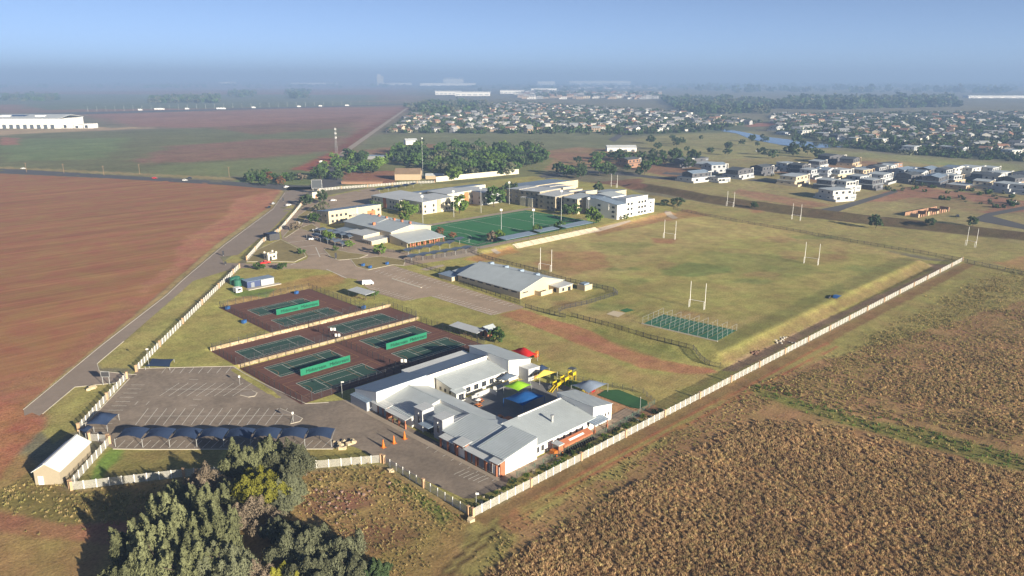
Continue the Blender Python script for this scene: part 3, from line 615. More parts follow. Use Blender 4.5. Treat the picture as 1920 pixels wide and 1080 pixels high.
t3 = drape('tennis_terrace', [(117, 241.5), (157, 241.5), (157, 284), (117, 284)], MAROON, .06, 12)
for t_, p, nb in ((t1, [(655, 665), (1097, 524), (1237, 588), (780, 730)], 1), (t1, [(430, 557), (872, 430), (988, 481), (548, 620)], 1), (t2, [(225, 440), (662, 330), (778, 380), (335, 500)], 0),
                  (t3, [(475, 228), (867, 136), (962, 175), (570, 268)], 1), (t2, [(868, 272), (1240, 180), (1345, 218), (970, 320)], 0), (t1, [(1083, 370), (1470, 265), (1582, 312), (1195, 413)], 1),
                  (t1, [(1308, 455), (1690, 345), (1828, 395), (1428, 512)], 1), (t3, [(305, 157), (690, 73), (790, 108), (400, 195)], 1)):
    court(t_, *cen(p), nb)
STONEM = [mat('retaining_stone_%d' % i, c, .9, .2, 3) for i, c in enumerate([(.44, .35, .22), (.36, .28, .17), (.50, .41, .27)])]
def stone_wall(u0, u1, v, z0, z1, label):
    root = thing('stone_retaining_wall', (u0, v, z0), 0, label, 'retaining wall', 'stone retaining walls of the tennis terraces')
    part('core', MB().box(0, u1 - u0, .06, .45, -.3, z1 - z0 + .02), STONEM[1], root)
    ms = [shared(('stone', i), lambda i=i: MB().prism([(-.62, -.2), (.55, -.24), (.64, .2), (-.6, .22)], -.24, [.21, .25, .23, .26]).mesh('stone', STONEM[i])) for i in range(3)]
    x = .7
    n = 0
    while x < u1 - u0 - .3 and n < 140:
        for r in range(2):
            s = ob('stone', ms[rng.randrange(3)], root, (x + r * .6 + rng.uniform(-.05, .05), .1 + rng.uniform(-.04, .06), .3 + r * .55)); s.scale = (rng.uniform(.85, .98), 1, 1.08 + rng.uniform(-.05, .08))
        x += 1.3; n += 1
    return root
stone_wall(96, 168, 222.35, .1, 1.3, 'golden stone retaining wall above the lower four tennis courts')
stone_wall(95, 168, 240.9, 1.25, 2.5, 'golden stone retaining wall above the two middle tennis courts')
SCREEN = mat('green_windscreen', (.018, .20, .11), .8, .12, 1.0, trans=.25)
LETTER = mat('dark_green_print', (.005, .045, .028), .8, .1)
def text_mesh(tx, size, m):
    def f():
        c = bpy.data.curves.new('lettering', 'FONT'); c.body = tx; c.size = size; c.extrude = .005; t = bpy.data.objects.new('lettering', c)
        me = bpy.data.meshes.new_from_object(t); me.materials.clear(); me.materials.append(m); bpy.data.objects.remove(t); return me
    return shared(('text', tx, size, m.name), f)
def windscreen(p, q, label):
    (u0, v0), (u1, _) = G(*CZ(*p)), G(*CZ(*q)); z = H(u0, v0); L = u1 - u0
    r = thing('windscreen', (u0, v0, z), 0, label, 'windscreen', 'green windscreens between the tennis courts')
    me = MB(); nx = 24
    for i in range(nx + 1):
        x = L * i / nx; w = .06 * math.sin(i * 1.3) + .03 * math.sin(i * 2.9)
        me.v += [(x, w, .1), (x, .02 + w * .5, 1.2), (x, .01, 2.35)]
    for i in range(nx):
        for k in range(2): me.f.append((i * 3 + k, i * 3 + 3 + k, i * 3 + 4 + k, i * 3 + 1 + k)); me.m.append(0)
    part('screen', me, SCREEN, r, smooth=True)
    for i in range(7): part('post', MB().tube((L * i / 6, .12, -.1), (L * i / 6, .12, 2.5), .045), DSTEEL, r)
    for k, tx in enumerate(('Midstream', 'Midstream')):
        me = text_mesh(tx, 1.6, LETTER); o = ob('lettering', me, r, (L * (.10 + .47 * k), -.14, .65)); o.rotation_euler = (math.pi / 2, 0, 0); o.scale.x = 1.05
windscreen((512, 190), (800, 120), 'green lettered windscreen on the top tennis terrace')
windscreen((680, 612), (1027, 513), 'green lettered windscreen between the courts beside the asphalt car park')
windscreen((1272, 430), (1565, 353), 'green lettered windscreen between the courts behind the preschool')
def flood(px, py, n, label, hgt=3.4):
    p = GZ(px, py); r = thing('floodlight', p, 0, label, 'floodlight', 'twin floodlights by the courts')
    part('pole', MB().tube((0, 0, 0), (0, 0, hgt), .07, .05), DSTEEL, r)
    part('crossbar', MB().box(-.9, .9, -.04, .04, hgt - .1, hgt), DSTEEL, r, rz=-PSI)
    for i in range(n): part('lamp_housing', MB().box(-.36, .36, -.09, .09, -.5, .5).box(-.3, .3, .09, .14, -.42, .42), TRIM, r, ((-.55 + i * 1.1) * math.cos(PSI), -(-.55 + i * 1.1) * math.sin(PSI), hgt + .3), -PSI)
flood(626, 641, 2, 'twin white floodlight at the stone wall crossing, taller one'); flood(634, 645, 2, 'twin white floodlight at the stone wall crossing, lower one', 3.0)
flood(758, 697, 2, 'twin white floodlight behind the long shade-blue preschool roof')

# ------------------------------------------------------------------ building helpers (axes follow the school grid)
def plane_z(tops, c, x, y):
    (u0, u1, v0, v1) = c; a = (tops[1] - tops[0]) / (u1 - u0); b = (tops[3] - tops[0]) / (v1 - v0); return tops[0] + a * (x - u0) + b * (y - v0)
def mono(parent, c, z0, tops, wm, rm, over=.35, th=.16, gutter=True):
    """box with a flat or single-pitch roof; c=(u0,u1,v0,v1) and tops at its four corners (SW, SE, NE, NW), in the parent's frame"""
    u0, u1, v0, v1 = c; P = [(u0, v0), (u1, v0), (u1, v1), (u0, v1)]
    part('wall', MB().prism(P, z0, [t - .02 for t in tops]), wm, parent)
    R = [(u0 - over, v0 - over), (u1 + over, v0 - over), (u1 + over, v1 + over), (u0 - over, v1 + over)]
    r = part('roof', MB().slab([(x, y, plane_z(tops, c, x, y) + th) for x, y in R], th), rm, parent)
    return r
def parapet(parent, pts, w=.3, h=.5, m=None):
    mb = MB()
    for (a, b) in zip(pts[:-1], pts[1:]):
        dx, dy = b[0] - a[0], b[1] - a[1]; L = math.hypot(dx, dy); nx, ny = -dy / L * w / 2, dx / L * w / 2
        mb.prism([(a[0] - nx, a[1] - ny), (b[0] - nx, b[1] - ny), (b[0] + nx, b[1] + ny), (a[0] + nx, a[1] + ny)], [a[2] - .3, b[2] - .3, b[2] - .3, a[2] - .3], [a[2] + h, b[2] + h, b[2] + h, a[2] + h])
    return part('parapet', mb, m or WHITE, parent)
def gable(parent, c, z0, ze, zr, wm, rm, axis='u', over=.4, ru=None, th=.16, ze2=None):
    """ridge along axis; ru = ridge offset (default middle)"""
    u0, u1, v0, v1 = c; ze2 = ze if ze2 is None else ze2
    if axis == 'u':
        m = (v0 + v1) / 2 if ru is None else ru
        P = [(u0, v0), (u1, v0), (u1, m), (u1, v1), (u0, v1), (u0, m)]; T = [ze, ze, zr, ze2, ze2, zr]
        part('wall', MB().prism(P[:3] + [P[5]], z0, [ze - .02, ze - .02, zr - .02, zr - .02]).prism([P[5], P[2], P[3], P[4]], z0, [zr - .02, zr - .02, ze2 - .02, ze2 - .02]), wm, parent)
        s1 = (zr - ze) / (m - v0); s2 = (zr - ze2) / (v1 - m)
        part('roof', MB().slab([(u0 - over, v0 - over, ze - s1 * over + th), (u1 + over, v0 - over, ze - s1 * over + th), (u1 + over, m, zr + th), (u0 - over, m, zr + th)], th), rm, parent)
        part('roof', MB().slab([(u0 - over, m + .003, zr + th), (u1 + over, m + .003, zr + th), (u1 + over, v1 + over, ze2 - s2 * over + th), (u0 - over, v1 + over, ze2 - s2 * over + th)], th), rm, parent)
        part('ridge_cap', MB().box(u0 - over - .02, u1 + over + .02, m - .25, m + .25, zr + th - .04, zr + th + .05), rm, parent)
    else:
        m = (u0 + u1) / 2 if ru is None else ru
        part('wall', MB().prism([(u0, v0), (m, v0), (m, v1), (u0, v1)], z0, [ze - .02, zr - .02, zr - .02, ze - .02]).prism([(m, v0), (u1, v0), (u1, v1), (m, v1)], z0, [zr - .02, ze2 - .02, ze2 - .02, zr - .02]), wm, parent)
        s1 = (zr - ze) / (m - u0); s2 = (zr - ze2) / (u1 - m)
        part('roof', MB().slab([(u0 - over, v0 - over, ze - s1 * over + th), (m, v0 - over, zr + th), (m, v1 + over, zr + th), (u0 - over, v1 + over, ze - s1 * over + th)], th), rm, parent)
        part('roof', MB().slab([(m + .003, v0 - over, zr + th), (u1 + over, v0 - over, ze2 - s2 * over + th), (u1 + over, v1 + over, ze2 - s2 * over + th), (m + .003, v1 + over, zr + th)], th), rm, parent)
        part('ridge_cap', MB().box(m - .25, m + .25, v0 - over - .02, v1 + over + .02, zr + th - .04, zr + th + .05), rm, parent)
SIDE = {'-v': 0, '-u': -math.pi / 2}
def window(parent, side, x, y, z, w, h, frame=None, pane=None, name='window'):
    """window on a wall facing -v (at v=y) or -u (at u=x); x,y = middle, z = sill"""
    fm = frame or FRAME
    me = shared(('win', round(w, 2), round(h, 2), fm.name), lambda: MB().box(-w / 2, -w / 2 + .08, -.07, .05, 0, h).box(w / 2 - .08, w / 2, -.07, .05, 0, h).box(-w / 2 + .08, w / 2 - .08, -.068, .05, h - .08, h).box(-w / 2 + .08, w / 2 - .08, -.09, .05, -.02, .08).box(-.03, .03, -.066, .05, .08, h - .08).mesh('window', fm))
    pm = shared(('pane', round(w, 2), round(h, 2), (pane or GLASS).name), lambda: MB().box(-w / 2 + .07, w / 2 - .07, -.04, .02, .07, h - .07).mesh('pane', pane or GLASS))
    o = ob(name, me, parent, (x, y, z), SIDE[side]); ob('pane', pm, o); return o
def door(parent, side, x, y, z, w, h, m=None, name='door'):
    dm = m or GREYDOOR
    me = shared(('door', round(w, 2), round(h, 2), dm.name), lambda: MB().box(-w / 2, w / 2, -.06, .05, 0, h).box(-w / 2 - .07, -w / 2, -.09, .05, 0, h + .08).box(w / 2, w / 2 + .07, -.09, .05, 0, h + .08).mesh('door', dm))
    return ob(name, me, parent, (x, y, z), SIDE[side])
def wins(parent, side, fixed, a0, a1, n, z, w, h, **k):
    for i in range(n):
        a = a0 + (a1 - a0) * (i + .5) / n
        if side == '-v': window(parent, side, a, fixed, z, w, h, **k)
        else: window(parent, side, fixed, a, z, w, h, **k)

# ------------------------------------------------------------------ preschool round its courtyard
def preschool():
    r = thing('preschool', (0, 0, 0), 0, 'white preschool with grey steel roofs round a courtyard of shade sails', 'school building')
    # north wing
    mono(r, (108.3, 125.7, 163.5, 174.2), -.2, [6.2, 6.2, 4.1, 4.1], WHITE, ROOFB, .2)  # shade of the slope turned from the sun is put into the roof colour
    mono(r, (125.72, 149.8, 163.7, 172.2), -.2, [5.75, 5.75, 4.3, 4.3], WHITE, ROOFB, .15)
    mono(r, (125.72, 150.4, 172.22, 175.6), -.2, [4.1, 4.1, 4.35, 4.35], WHITE, ROOFP, .1)
    parapet(r, [(126, 163.45, 5.8), (150, 163.45, 5.8)], .25, .25)
    mono(r, (106.6, 108.25, 166, 174), -.2, [2.7, 2.9, 2.9, 2.7], GREYP, ROOFB, .15)
    wins(r, '-u', 108.3, 172.5, 165.5, 3, 1.2, .9, 1.3)
    mono(r, (129.2, 149.4, 155.2, 163.4), -.2, [3.3, 3.3, 4.6, 4.6], WHITE, ROOFU, .5)
    mono(r, (128.2, 131.5, 153.0, 155.15), -.2, [2.9, 2.9, 3.25, 3.25], WHITE, ROOFU, .4)
    wins(r, '-u', 129.2, 162.5, 156, 3, 1.3, .8, 1.0)
    window(r, '-v', 129.9, 153, .4, 2.0, 2.0); wins(r, '-v', 155.2, 133, 148.5, 5, .9, 1.8, 1.6)
    mono(r, (149.9, 159.4, 154, 172), -.2, [7, 5, 5, 7], WHITE, ROOFV, .3)
    mono(r, (154.2, 159.2, 149.8, 153.95), -.2, [3.9, 3.6, 3.6, 3.9], GREYP, ROOFP, .1)
    door(r, '-v', 157.3, 149.8, 0, 1.1, 2.1, WOOD); window(r, '-v', 155.4, 149.8, 1.4, .5, .8); window(r, '-v', 158.5, 149.8, 1.4, .5, .8)
    part('courtyard_wall', MB().box(133, 140, 151.9, 152.1, -.1, 1.5).box(140.02, 140.2, 149, 152.1, -.1, 1.5).box(141.5, 148, 151.9, 152.1, -.1, 1.5), GREYP, r)
    # west spine
    R1 = 119.2
    part('wall', MB().prism([(109.6, 149.4), (R1, 149.4), (R1, 163.3), (109.6, 163.3)], -.2, [3.05, 4.95, 4.95, 3.05]), WHITE, r)
    part('wall', MB().prism([(R1 + .003, 131), (125.6, 131), (125.6, 163.3), (R1 + .003, 163.3)], -.2, [4.95, 3.05, 3.05, 4.95]), WHITE, r)
    part('roof', MB().slab([(109, 149.3, 3.1), (R1, 149.3, 5.15), (R1, 163.45, 5.15), (109, 163.45, 3.1)], .16), ROOFV, r)
    part('roof', MB().slab([(R1 + .003, 130.9, 5.13), (126.1, 130.9, 3.05), (126.1, 163.4, 3.05), (R1 + .003, 163.4, 5.13)], .16), ROOFV, r)
    part('ridge_cap', MB().box(R1 - .25, R1 + .25, 149.2, 163.4, 5.06, 5.22), ROOFV, r)
    part('wall', MB().prism([(111, 138.4), (119.18, 138.4), (119.18, 149.38), (111, 149.38)], -.2, 3.5), GREYP, r)
    part('roof', MB().slab([(110.9, 138.2, 3.75), (119.1, 138.2, 4.2), (119.1, 149.3, 4.2), (110.9, 149.3, 3.75)], .15), ROOFU, r)
    for v0 in (145.3, 137.3):
        part('tower', MB().box(110.2, 113.9, v0, v0 + 3.6, -.2, 5.9), GREYP, r)
        part('tower_roof', MB().slab([(110, v0 - .2, 6.05), (114.1, v0 - .2, 6.15), (114.1, v0 + 3.8, 6.15), (110, v0 + 3.8, 6.05)], .14), ROOFP, r)
        window(r, '-u', 110.2, v0 + 1.8, 2.0, .7, 1.9); part('wall_lamp', MB().tube((110.05, v0 + 1.8, 4.6), (110.05, v0 + 1.8, 4.95), .14), TRIM, r)
    door(r, '-u', 111, 143.2, 0, 2.6, 2.4, GLASS); part('entrance_roof', MB().slab([(108.4, 141, 3.0), (111.2, 141, 3.15), (111.2, 145.2, 3.15), (108.4, 145.2, 3.0)], .12), ROOFB, r)
    part('brick_panel', MB().box(110.9, 110.99, 141.2, 141.8, 0, 2.2), BRICK, r)
    # south-west roofs
    part('wall', MB().prism([(110, 123.1), (119.6, 123.1), (119.6, 136.6), (110, 136.6)], -.2, [3.45, 4.95, 4.95, 3.45]), WHITE, r)
    part('roof', MB().slab([(109.6, 123.05, 3.55), (119.7, 123.05, 5.15), (119.7, 136.9, 5.15), (109.6, 136.9, 3.55)], .16), ROOFV, r)
    part('roof', MB().slab([(110, 137.0, 3.7), (119.5, 137.0, 5.1), (117, 139.4, 4.3), (111, 140.2, 3.9)], .12), ROOFP, r)
    part('roof', MB().slab([(119.72, 123.1, 5.12), (126.1, 123.1, 3.3), (126.1, 130.85, 3.3), (119.72, 130.85, 5.12)], .16), ROOFV, r)
    part('wall', MB().prism([(109.9, 114.1), (120.6, 114.1), (120.6, 123), (109.9, 123)], -.2, [4.1, 5.7, 5.7, 4.1]), WHITE, r)
    part('roof', MB().slab([(109.3, 114.0, 4.15), (120.8, 114.0, 5.9), (120.8, 123.25, 5.9), (109.3, 123.25, 4.15)], .18), ROOFV, r)
    # brick veranda front with grey roller doors
    for (v0, v1, kind) in ((114.15, 117.2, 'b'), (117.25, 126.4, 'd'), (126.45, 130.2, 'b'), (130.25, 135.6, 'd'), (158.5, 165.4, 'd')):
        part('brick_front', MB().box(108.4, 109.85, v0, v1, -.2, 3.0 if kind == 'd' else 3.5), BRICK, r)
        n = 1 if kind == 'b' else max(1, round((v1 - v0) / 2.6))
        for i in range(n): vv = v0 + (v1 - v0) * (i + .5) / n; door(r, '-u', 108.4, vv, .05, (v1 - v0) / n - .75, 2.3, TRIM if kind == 'b' else GREYDOOR)
        part('veranda_roof', MB().slab([(107.5, v0 - .1, 3.05 + (.5 if kind == 'b' else 0)), (110.6, v0 - .1, 3.5 + (.5 if kind == 'b' else 0)), (110.6, v1 + .04, 3.5 + (.5 if kind == 'b' else 0)), (107.5, v1 + .04, 3.05 + (.5 if kind == 'b' else 0))], .12), ROOFP, r)
    part('veranda_roof', MB().slab([(107.3, 149.3, 2.8), (109.9, 149.3, 3.1), (109.9, 158.4, 3.1), (107.3, 158.4, 2.8)], .12), ROOFP, r)
    for v in (149.8, 152.6, 155.4, 158.0): part('brick_pillar', MB().box(107.5, 107.95, v - .22, v + .22, -.1, 1.5).box(107.62, 107.83, v - .1, v + .1, 1.5, 2.72), [BRICK], r)
    for v in (115, 118.5, 122, 125.6, 129, 132.5, 135.3): part('brick_pillar', MB().box(107.7, 108.1, v - .2, v + .2, -.1, 2.92), BRICK, r)
    # south wing
    mono(r, (120.85, 143.4, 115.2, 126.4), -.2, [3.2, 3.2, 4.95, 4.95], WHITE, ROOFU, .45)
    parapet(r, [(126.6, 126.75, 5.0), (143.2, 126.75, 5.0)], .3, .35)
    parapet(r, [(120.9, 126.75, 4.9), (126.4, 126.75, 4.2)], .3, .3)
    mono(r, (143.5, 151.3, 115.5, 128.4), -.2, [6.1, 4.6, 4.6, 6.1], WHITE, ROOFV, .25)
    wins(r, '-v', 115.2, 121.2, 124.6, 2, .9, 1.0, 1.5); wins(r, '-v', 115.2, 128, 142.5, 6, 1.3, .8, 1.1)
    wins(r, '-v', 115.5, 146.6, 150.8, 3, 1.8, .6, .9)
    for u in (126.8, 135.2, 139.8): door(r, '-v', u, 115.2, 0, 1.1, 2.2, TRIM)
    part('porch_roof', MB().slab([(140.5, 112.4, 2.9), (146.4, 112.4, 2.9), (146.4, 115.4, 3.2), (140.5, 115.4, 3.2)], .14), ROOFB, r)
    for u in (140.9, 146.0): part('brick_pillar', MB().box(u - .25, u + .25, 112.5, 113.0, 0, 1.3).box(u - .1, u + .1, 112.65, 112.85, 1.3, 2.8), BRICK, r)
    f = part('flue', MB().tube((132.4, 120.0, 3.6), (132.4, 120.0, 5.6), .35, n=12), STEEL, r); part('cowl', MB().tube((132.4, 120.0, 5.7), (132.4, 120.0, 6.0), .5, .5, n=12), STEEL, f)
    part('courtyard_lean_to', MB().slab([(126.15, 133, 2.7), (129.4, 133, 2.4), (129.4, 128, 2.4), (126.15, 128, 2.7)][::-1], .1), ORANGE_P, r)
    part('downpipe', MB().tube((109.9, 145.1, 0), (109.9, 145.1, 5.9), .09), TRIM, r)
preschool()
# ------------------------------------------------------------------ pavilion by the rugby field
def pavilion():
    u0, u1, v0, v1 = 211, 237.5, 210, 248.9; z0 = 1.9
    r = thing('sports_pavilion', (0, 0, 0), 0, 'long cream sports pavilion with pale grey gable roof beside the rugby field', 'pavilion')
    gable(r, (u0, u1, v0, v1), z0 - .8, 5.5, 9.1, CREAM, ROOFV, 'v', .5)
    for i in range(7): window(r, '-u', u0, 213.5 + i * 5.2, 4.5, 3.4, .55)
    window(r, '-v', 214, v0, 4.3, 3.2, .5)
    for i in range(4): part('roof_vent', MB().box(224.6, 227, 214 + i * 9.5, 215.6 + i * 9.5, 8.4, 9.7), ROOFB, r)
    mono(r, (215.4, 229, 249.0, 257.5), z0 - .8, [4.9, 6.2, 6.2, 4.9], CREAM, ROOFU, .4)
    mono(r, (209, 215.3, 251, 260), z0 - .8, [4.2, 4.4, 4.4, 4.2], CREAM, ROOFB, .4)
    mono(r, (228.4, 236.9, 204.2, 209.95), z0 - .6, [4.7, 4.9, 5.1, 4.9], CREAM, ROOFP, .3)
    window(r, '-v', 231, 204.2, 2.9, 1.3, 1.4); door(r, '-v', 234.8, 204.2, z0 + .2, 1.6, 2.1, GLASS); door(r, '-u', 228.4, 206.5, z0 + .2, 1.2, 2.1, GLASS)
    part('yard_wall', MB().box(219.5, 226.5, 206.2, 206.45, z0 - .6, 4.3).box(219.5, 219.75, 206.46, 209.9, z0 - .6, 4.3), CREAM, r)
    part('store', MB().box(238.5, 243.4, 198.6, 198.9, z0 - .5, 4.8).box(238.5, 238.8, 198.92, 203, z0 - .5, 4.8).box(238.82, 243.4, 202.7, 203, z0 - .5, 4.8), CREAM, r)
    part('water_tank', MB().box(239.3, 242.6, 199.6, 202.2, 4.3, 5.3), ROOFB, r)
    sg = thing('notice_board', GZ(1099, 541), 0, 'small white notice board on the pavilion lawn fence', 'sign'); part('board', MB().box(-1.3, 1.3, -.05, .05, .5, 1.9), TRIM, sg, rz=-PSI)
    for s in (-1, 1): part('post', MB().tube((s * .9 * math.cos(PSI), -s * .9 * math.sin(PSI), 0), (s * .9 * math.cos(PSI), -s * .9 * math.sin(PSI), .6), .05), STEEL, sg)
pavilion()
# ------------------------------------------------------------------ school hall
def hall():
    z0 = 3.6; r = thing('school_hall', (0, 0, 0), 0, 'big cream school hall with pale grey gable roof and veranda', 'hall')
    gable(r, (233.1, 260.3, 330, 352), z0 - .5, 10.2, 12.5, CREAM, ROOFV, 'v', .5)
    gable(r, (233.6, 259.8, 352.9, 376.5), z0 - .5, 10.0, 12.9, CREAM, ROOFV, 'v', .5)
    for i in range(6): part('roof_vent', MB().box(248, 249.2, 333 + i * 7.4, 334.2 + i * 7.4, 12.0, 13.6), BRICK, r)
    part('chimney', MB().box(236, 237.4, 350.6, 351.8, 9.5, 12.2), ORANGE_P, r)
    r2 = part('veranda_roof', MB().slab([(231.5, 312.8, 7.0), (256.8, 312.8, 7.0), (256.8, 329.6, 9.2), (231.5, 329.6, 9.2)], .18), ROOFU, r)
    part('veranda_wall', MB().prism([(232, 314.5), (232.3, 314.5), (232.3, 329.9), (232, 329.9)], z0 - .4, [6.9, 6.9, 9.0, 9.0]).box(232.3, 256, 326.2, 326.5, z0 - .3, 8.2), CREAM, r)
    for i in range(8): part('veranda_pillar', MB().box(233 + i * 3.2, 233.5 + i * 3.2, 313.2, 313.7, z0 - .3, 6.85), BRICK, r)
    for i in range(5): part('brick_counter', MB().box(236 + i * 4, 238.2 + i * 4, 316, 316.4, z0 - .3, 5.4), BRICK, r)
    window(r, '-u', 232, 319, 5.0, .8, 1.3)
    mono(r, (221.5, 232.9, 331.5, 340), z0 - .7, [6.6, 7.2, 7.2, 6.6], CREAM, ROOFP, .35); wins(r, '-u', 221.5, 339.5, 332.5, 4, 4.4, .9, 1.3)
    mono(r, (222.2, 233, 340.1, 352.8), z0 - .7, [8.2, 8.9, 8.9, 8.2], CREAM, ROOFP, .35)
    mono(r, (223.6, 233, 353, 362.5), z0 - .6, [6.9, 7.5, 7.5, 6.9], CREAM, ROOFP, .35); wins(r, '-u', 223.6, 361.5, 354, 4, 4.9, .9, 1.3)
    mono(r, (226, 233.4, 363, 376), z0 - .6, [6.2, 6.8, 6.8, 6.2], TAN, ROOFB, .3)
    door(r, '-v', 229.5, 331.5, z0 - .3, 1.2, 2.1); window(r, '-u', 233.1, 331, 8.2, .9, .5)
    window(r, '-v', 246.8, 330, 10.4, 2.4, 1.1, frame=TRIM, pane=TRIM)
hall()
# ------------------------------------------------------------------ administration block and the two-storey classroom blocks
def block2(name, label, c, z0, tops, wm, rm, floors, wv, wu, panels=(), cat='school building', group=None, over=.3, ww=1.6):
    r = thing(name, (0, 0, 0), 0, label, cat, group); u0, u1, v0, v1 = c
    mono(r, c, z0 - .8, tops, wm, rm, over)
    for f in range(floors):
        for a in wv: window(r, '-v', a, v0, z0 + 1.0 + f * 3.3, ww, 1.6)
        for a in wu: window(r, '-u', u0, a, z0 + 1.0 + f * 3.3, ww, 1.6)
    for side, a0, a1, za, zb in panels:
        part('orange_panel', MB().box(a0, a1, v0 - .12, v0 - .02, za, zb) if side == '-v' else MB().box(u0 - .12, u0 - .02, a0, a1, za, zb), ORANGE_P, r)
    return r
adm = block2('admin_block', 'cream two-storey admin block with orange panel by the entrance road', (236.9, 275, 399, 413), 4.5, [12.6, 12.6, 11.2, 11.2], CREAM, DARKTRIM and ROOFB, 2, (239.5, 242.5, 245.5, 249, 268.5, 273), (402, 408), [('-v', 264.5, 270.5, 6.4, 9.6)])
part('porch_roof', MB().slab([(251, 395.6, 8.8), (258, 395.6, 8.8), (258, 399, 9.1), (251, 399, 9.1)], .2), ROOFP, adm); part('pilaster', MB().box(256.3, 257.6, 398.7, 398.98, 4, 12.9), CREAM2, adm)
for u in (251.5, 257.5): part('porch_post', MB().box(u - .15, u + .15, 395.8, 396.1, 4, 8.6), CREAM, adm)
wu = [390.5, 393.5, 400, 403.5, 413, 416.5]
b1 = block2('classroom_block', 'pale cream two-storey classroom block with white roof behind willow-like trees', (299.5, 326, 387.5, 409), 4.5, [12.4, 13.6, 13.6, 12.4], CREAM2, ROOFP, 2, (301.5, 308.5, 319.5, 322, 324.3), (389.5, 392.5, 404, 407))
part('link_wall', MB().box(311.5, 314.5, 387.1, 387.48, 3.9, 12.9), TAN, b1)
block2('classroom_block', 'pale cream classroom block with orange stair panel next to the parked cars', (297, 322, 409.3, 442), 4.5, [11.6, 12.6, 12.6, 11.6], CREAM2, ROOFP, 2, (), (413, 416, 419.5, 433, 437, 440.5), [('-u', 424.5, 428, 4.5, 11.4)])
block2('classroom_block', 'pale classroom block with tall orange panel behind the first white roof', (330, 352, 399, 421), 4.5, [13.3, 13.9, 13.9, 13.3], CREAM2, ROOFP, 2, (333, 336), (402, 405), [('-v', 345.2, 349.3, 4.5, 13.3)])
block2('classroom_block', 'grey-walled classroom block with brown panel beside the round green tree', (352.3, 372, 388.5, 418), 4.5, [13.3, 12.7, 13.0, 13.6], GREYP, ROOFP, 2, (354.5, 358, 366), (391, 399, 402, 408.5, 411.5, 414.5), [('-u', 403.8, 407, 4.5, 13)])
block2('classroom_block', 'long low blue-roofed classroom block behind the pale ones', (318, 392, 428, 442), 4.5, [11.6, 11.6, 10.4, 10.4], CREAM2, ROOFB, 2, (), (431, 438))
block2('workshop', 'dark blue roofed cream building beside the tall cream wall', (415, 470, 402, 432), 4.5, [9.6, 9.6, 8.4, 8.4], CREAM, ROOFB, 1, (), ())
part('front_wall', MB().box(415, 470, 401.5, 401.9, 4, 10.6), CREAM, bpy.data.objects['workshop'])
q0, q1 = G(818, 341), G(972, 326); r = thing('plantation_wall', (*q0, H(*q0)), math.atan2(q1[1] - q0[1], q1[0] - q0[0]), 'tall cream wall in front of the wood plantation', 'wall'); qL = math.hypot(q1[0] - q0[0], q1[1] - q0[1])
part('wall', MB().box(0, qL, -.15, .15, -.5, 4.2), CREAM2, r); part('coping', MB().box(-.1, qL + .1, -.22, .22, 4.2, 4.35), CREAM2, r)
for i in range(12): part('pier', MB().box(-.25, .25, -.3, -.152, -.5, 4.19), CREAM2, r, (i * qL / 11, 0, 0))
# ------------------------------------------------------------------ hostels east of the green pitch
def hostel(c, zt, wm, label, wv, wu, extra, rm=ROOFP, floors=3):
    r = block2('hostel', label, c, 4.5, zt, wm, rm, floors, wv, wu, ww=2.3, cat='hostel', group='three-storey hostels beside the green pitch'); 
    for cc, tt, w_, rm_ in extra: mono(r, cc, 3.8, tt, w_, rm_, .25)
    return r
T4 = lambda z: [z] * 4
h1 = hostel((384.5, 407.5, 288.2, 300), [16.6, 16.6, 15.6, 15.6], WHITE, 'white three-storey hostel at the end of the rugby bank', (387, 390.5, 398.5, 401.8, 405), (), [
    ((374.6, 384.4, 287.5, 305), [13.6, 13.6, 16, 16], WHITE, ROOFB), ((407.6, 415.5, 288.4, 297), T4(13.2), WHITE, ROOFP), ((385, 400, 300.2, 312), [16.2, 16.2, 17.4, 17.4], WHITE, ROOFU), ((376, 384, 305.2, 314), [15.6, 16.2, 16.2, 15.6], WHITE, ROOFB)])
for f in range(3):
    for v in (290.5, 302): window(h1, '-u', 374.6, v, 5.5 + f * 2.9, 2.4, 1.4)
    window(h1, '-v', 411.5, 288.4, 5.6 + f * 2.6, 2.2, 1.1)
part('stair_slot', MB().box(394.2, 395.6, 288.0, 288.18, 4.3, 11.5), GREYP, h1); part('blank_panel', MB().box(374.3, 374.58, 294, 299.5, 9.8, 13.9), WHITE, h1)
hostel((372, 389, 318, 330), [14.3, 15.6, 15.6, 14.3], CREAM, 'cream hostel with sloping blue-grey roof behind the white hostel', (375, 384), (321, 326), [((389.3, 402, 316, 326), [15.4, 15.4, 14, 14], CREAM, ROOFB), ((390, 402, 326.2, 338), [16.6, 16.6, 15.2, 15.2], CREAM, ROOFP)], ROOFU, 3)
hostel((371, 390, 336.5, 352.5), [14, 15, 15, 14], TAN, 'tan hostel with stepped bays behind the pitch corner trees', (373.5, 379), (339, 343, 349), [((390.2, 404, 341, 356), [15.6, 15.6, 14.4, 14.4], CREAM, ROOFP)])
h4 = hostel((374.5, 396, 354, 374), [15.2, 15.6, 14.8, 14.4], TAN, 'beige hostel with projecting bays nearest the green pitch', (377, 381, 390), (357, 361.5, 366, 371), [((370.8, 374.3, 357.5, 362), T4(10.6), CREAM2, ROOFP), ((370.8, 374.3, 364.5, 369.5), T4(10.4), CREAM2, ROOFP), ((396.2, 410, 352, 366), [16.2, 16.2, 15.0, 15.0], CREAM, ROOFP)])
hostel((404, 425, 372, 386), [14.2, 14.2, 13, 13], CREAM, 'cream hostel wing with pale roof near the far goal posts', (407, 412, 418), (), [], ROOFP, 3)
hostel((405, 424, 318, 334), [15.4, 15.4, 14.2, 14.2], CREAM, 'cream hostel block tucked behind the sloping blue-grey roofs', (408, 413, 418), (), [], ROOFU)
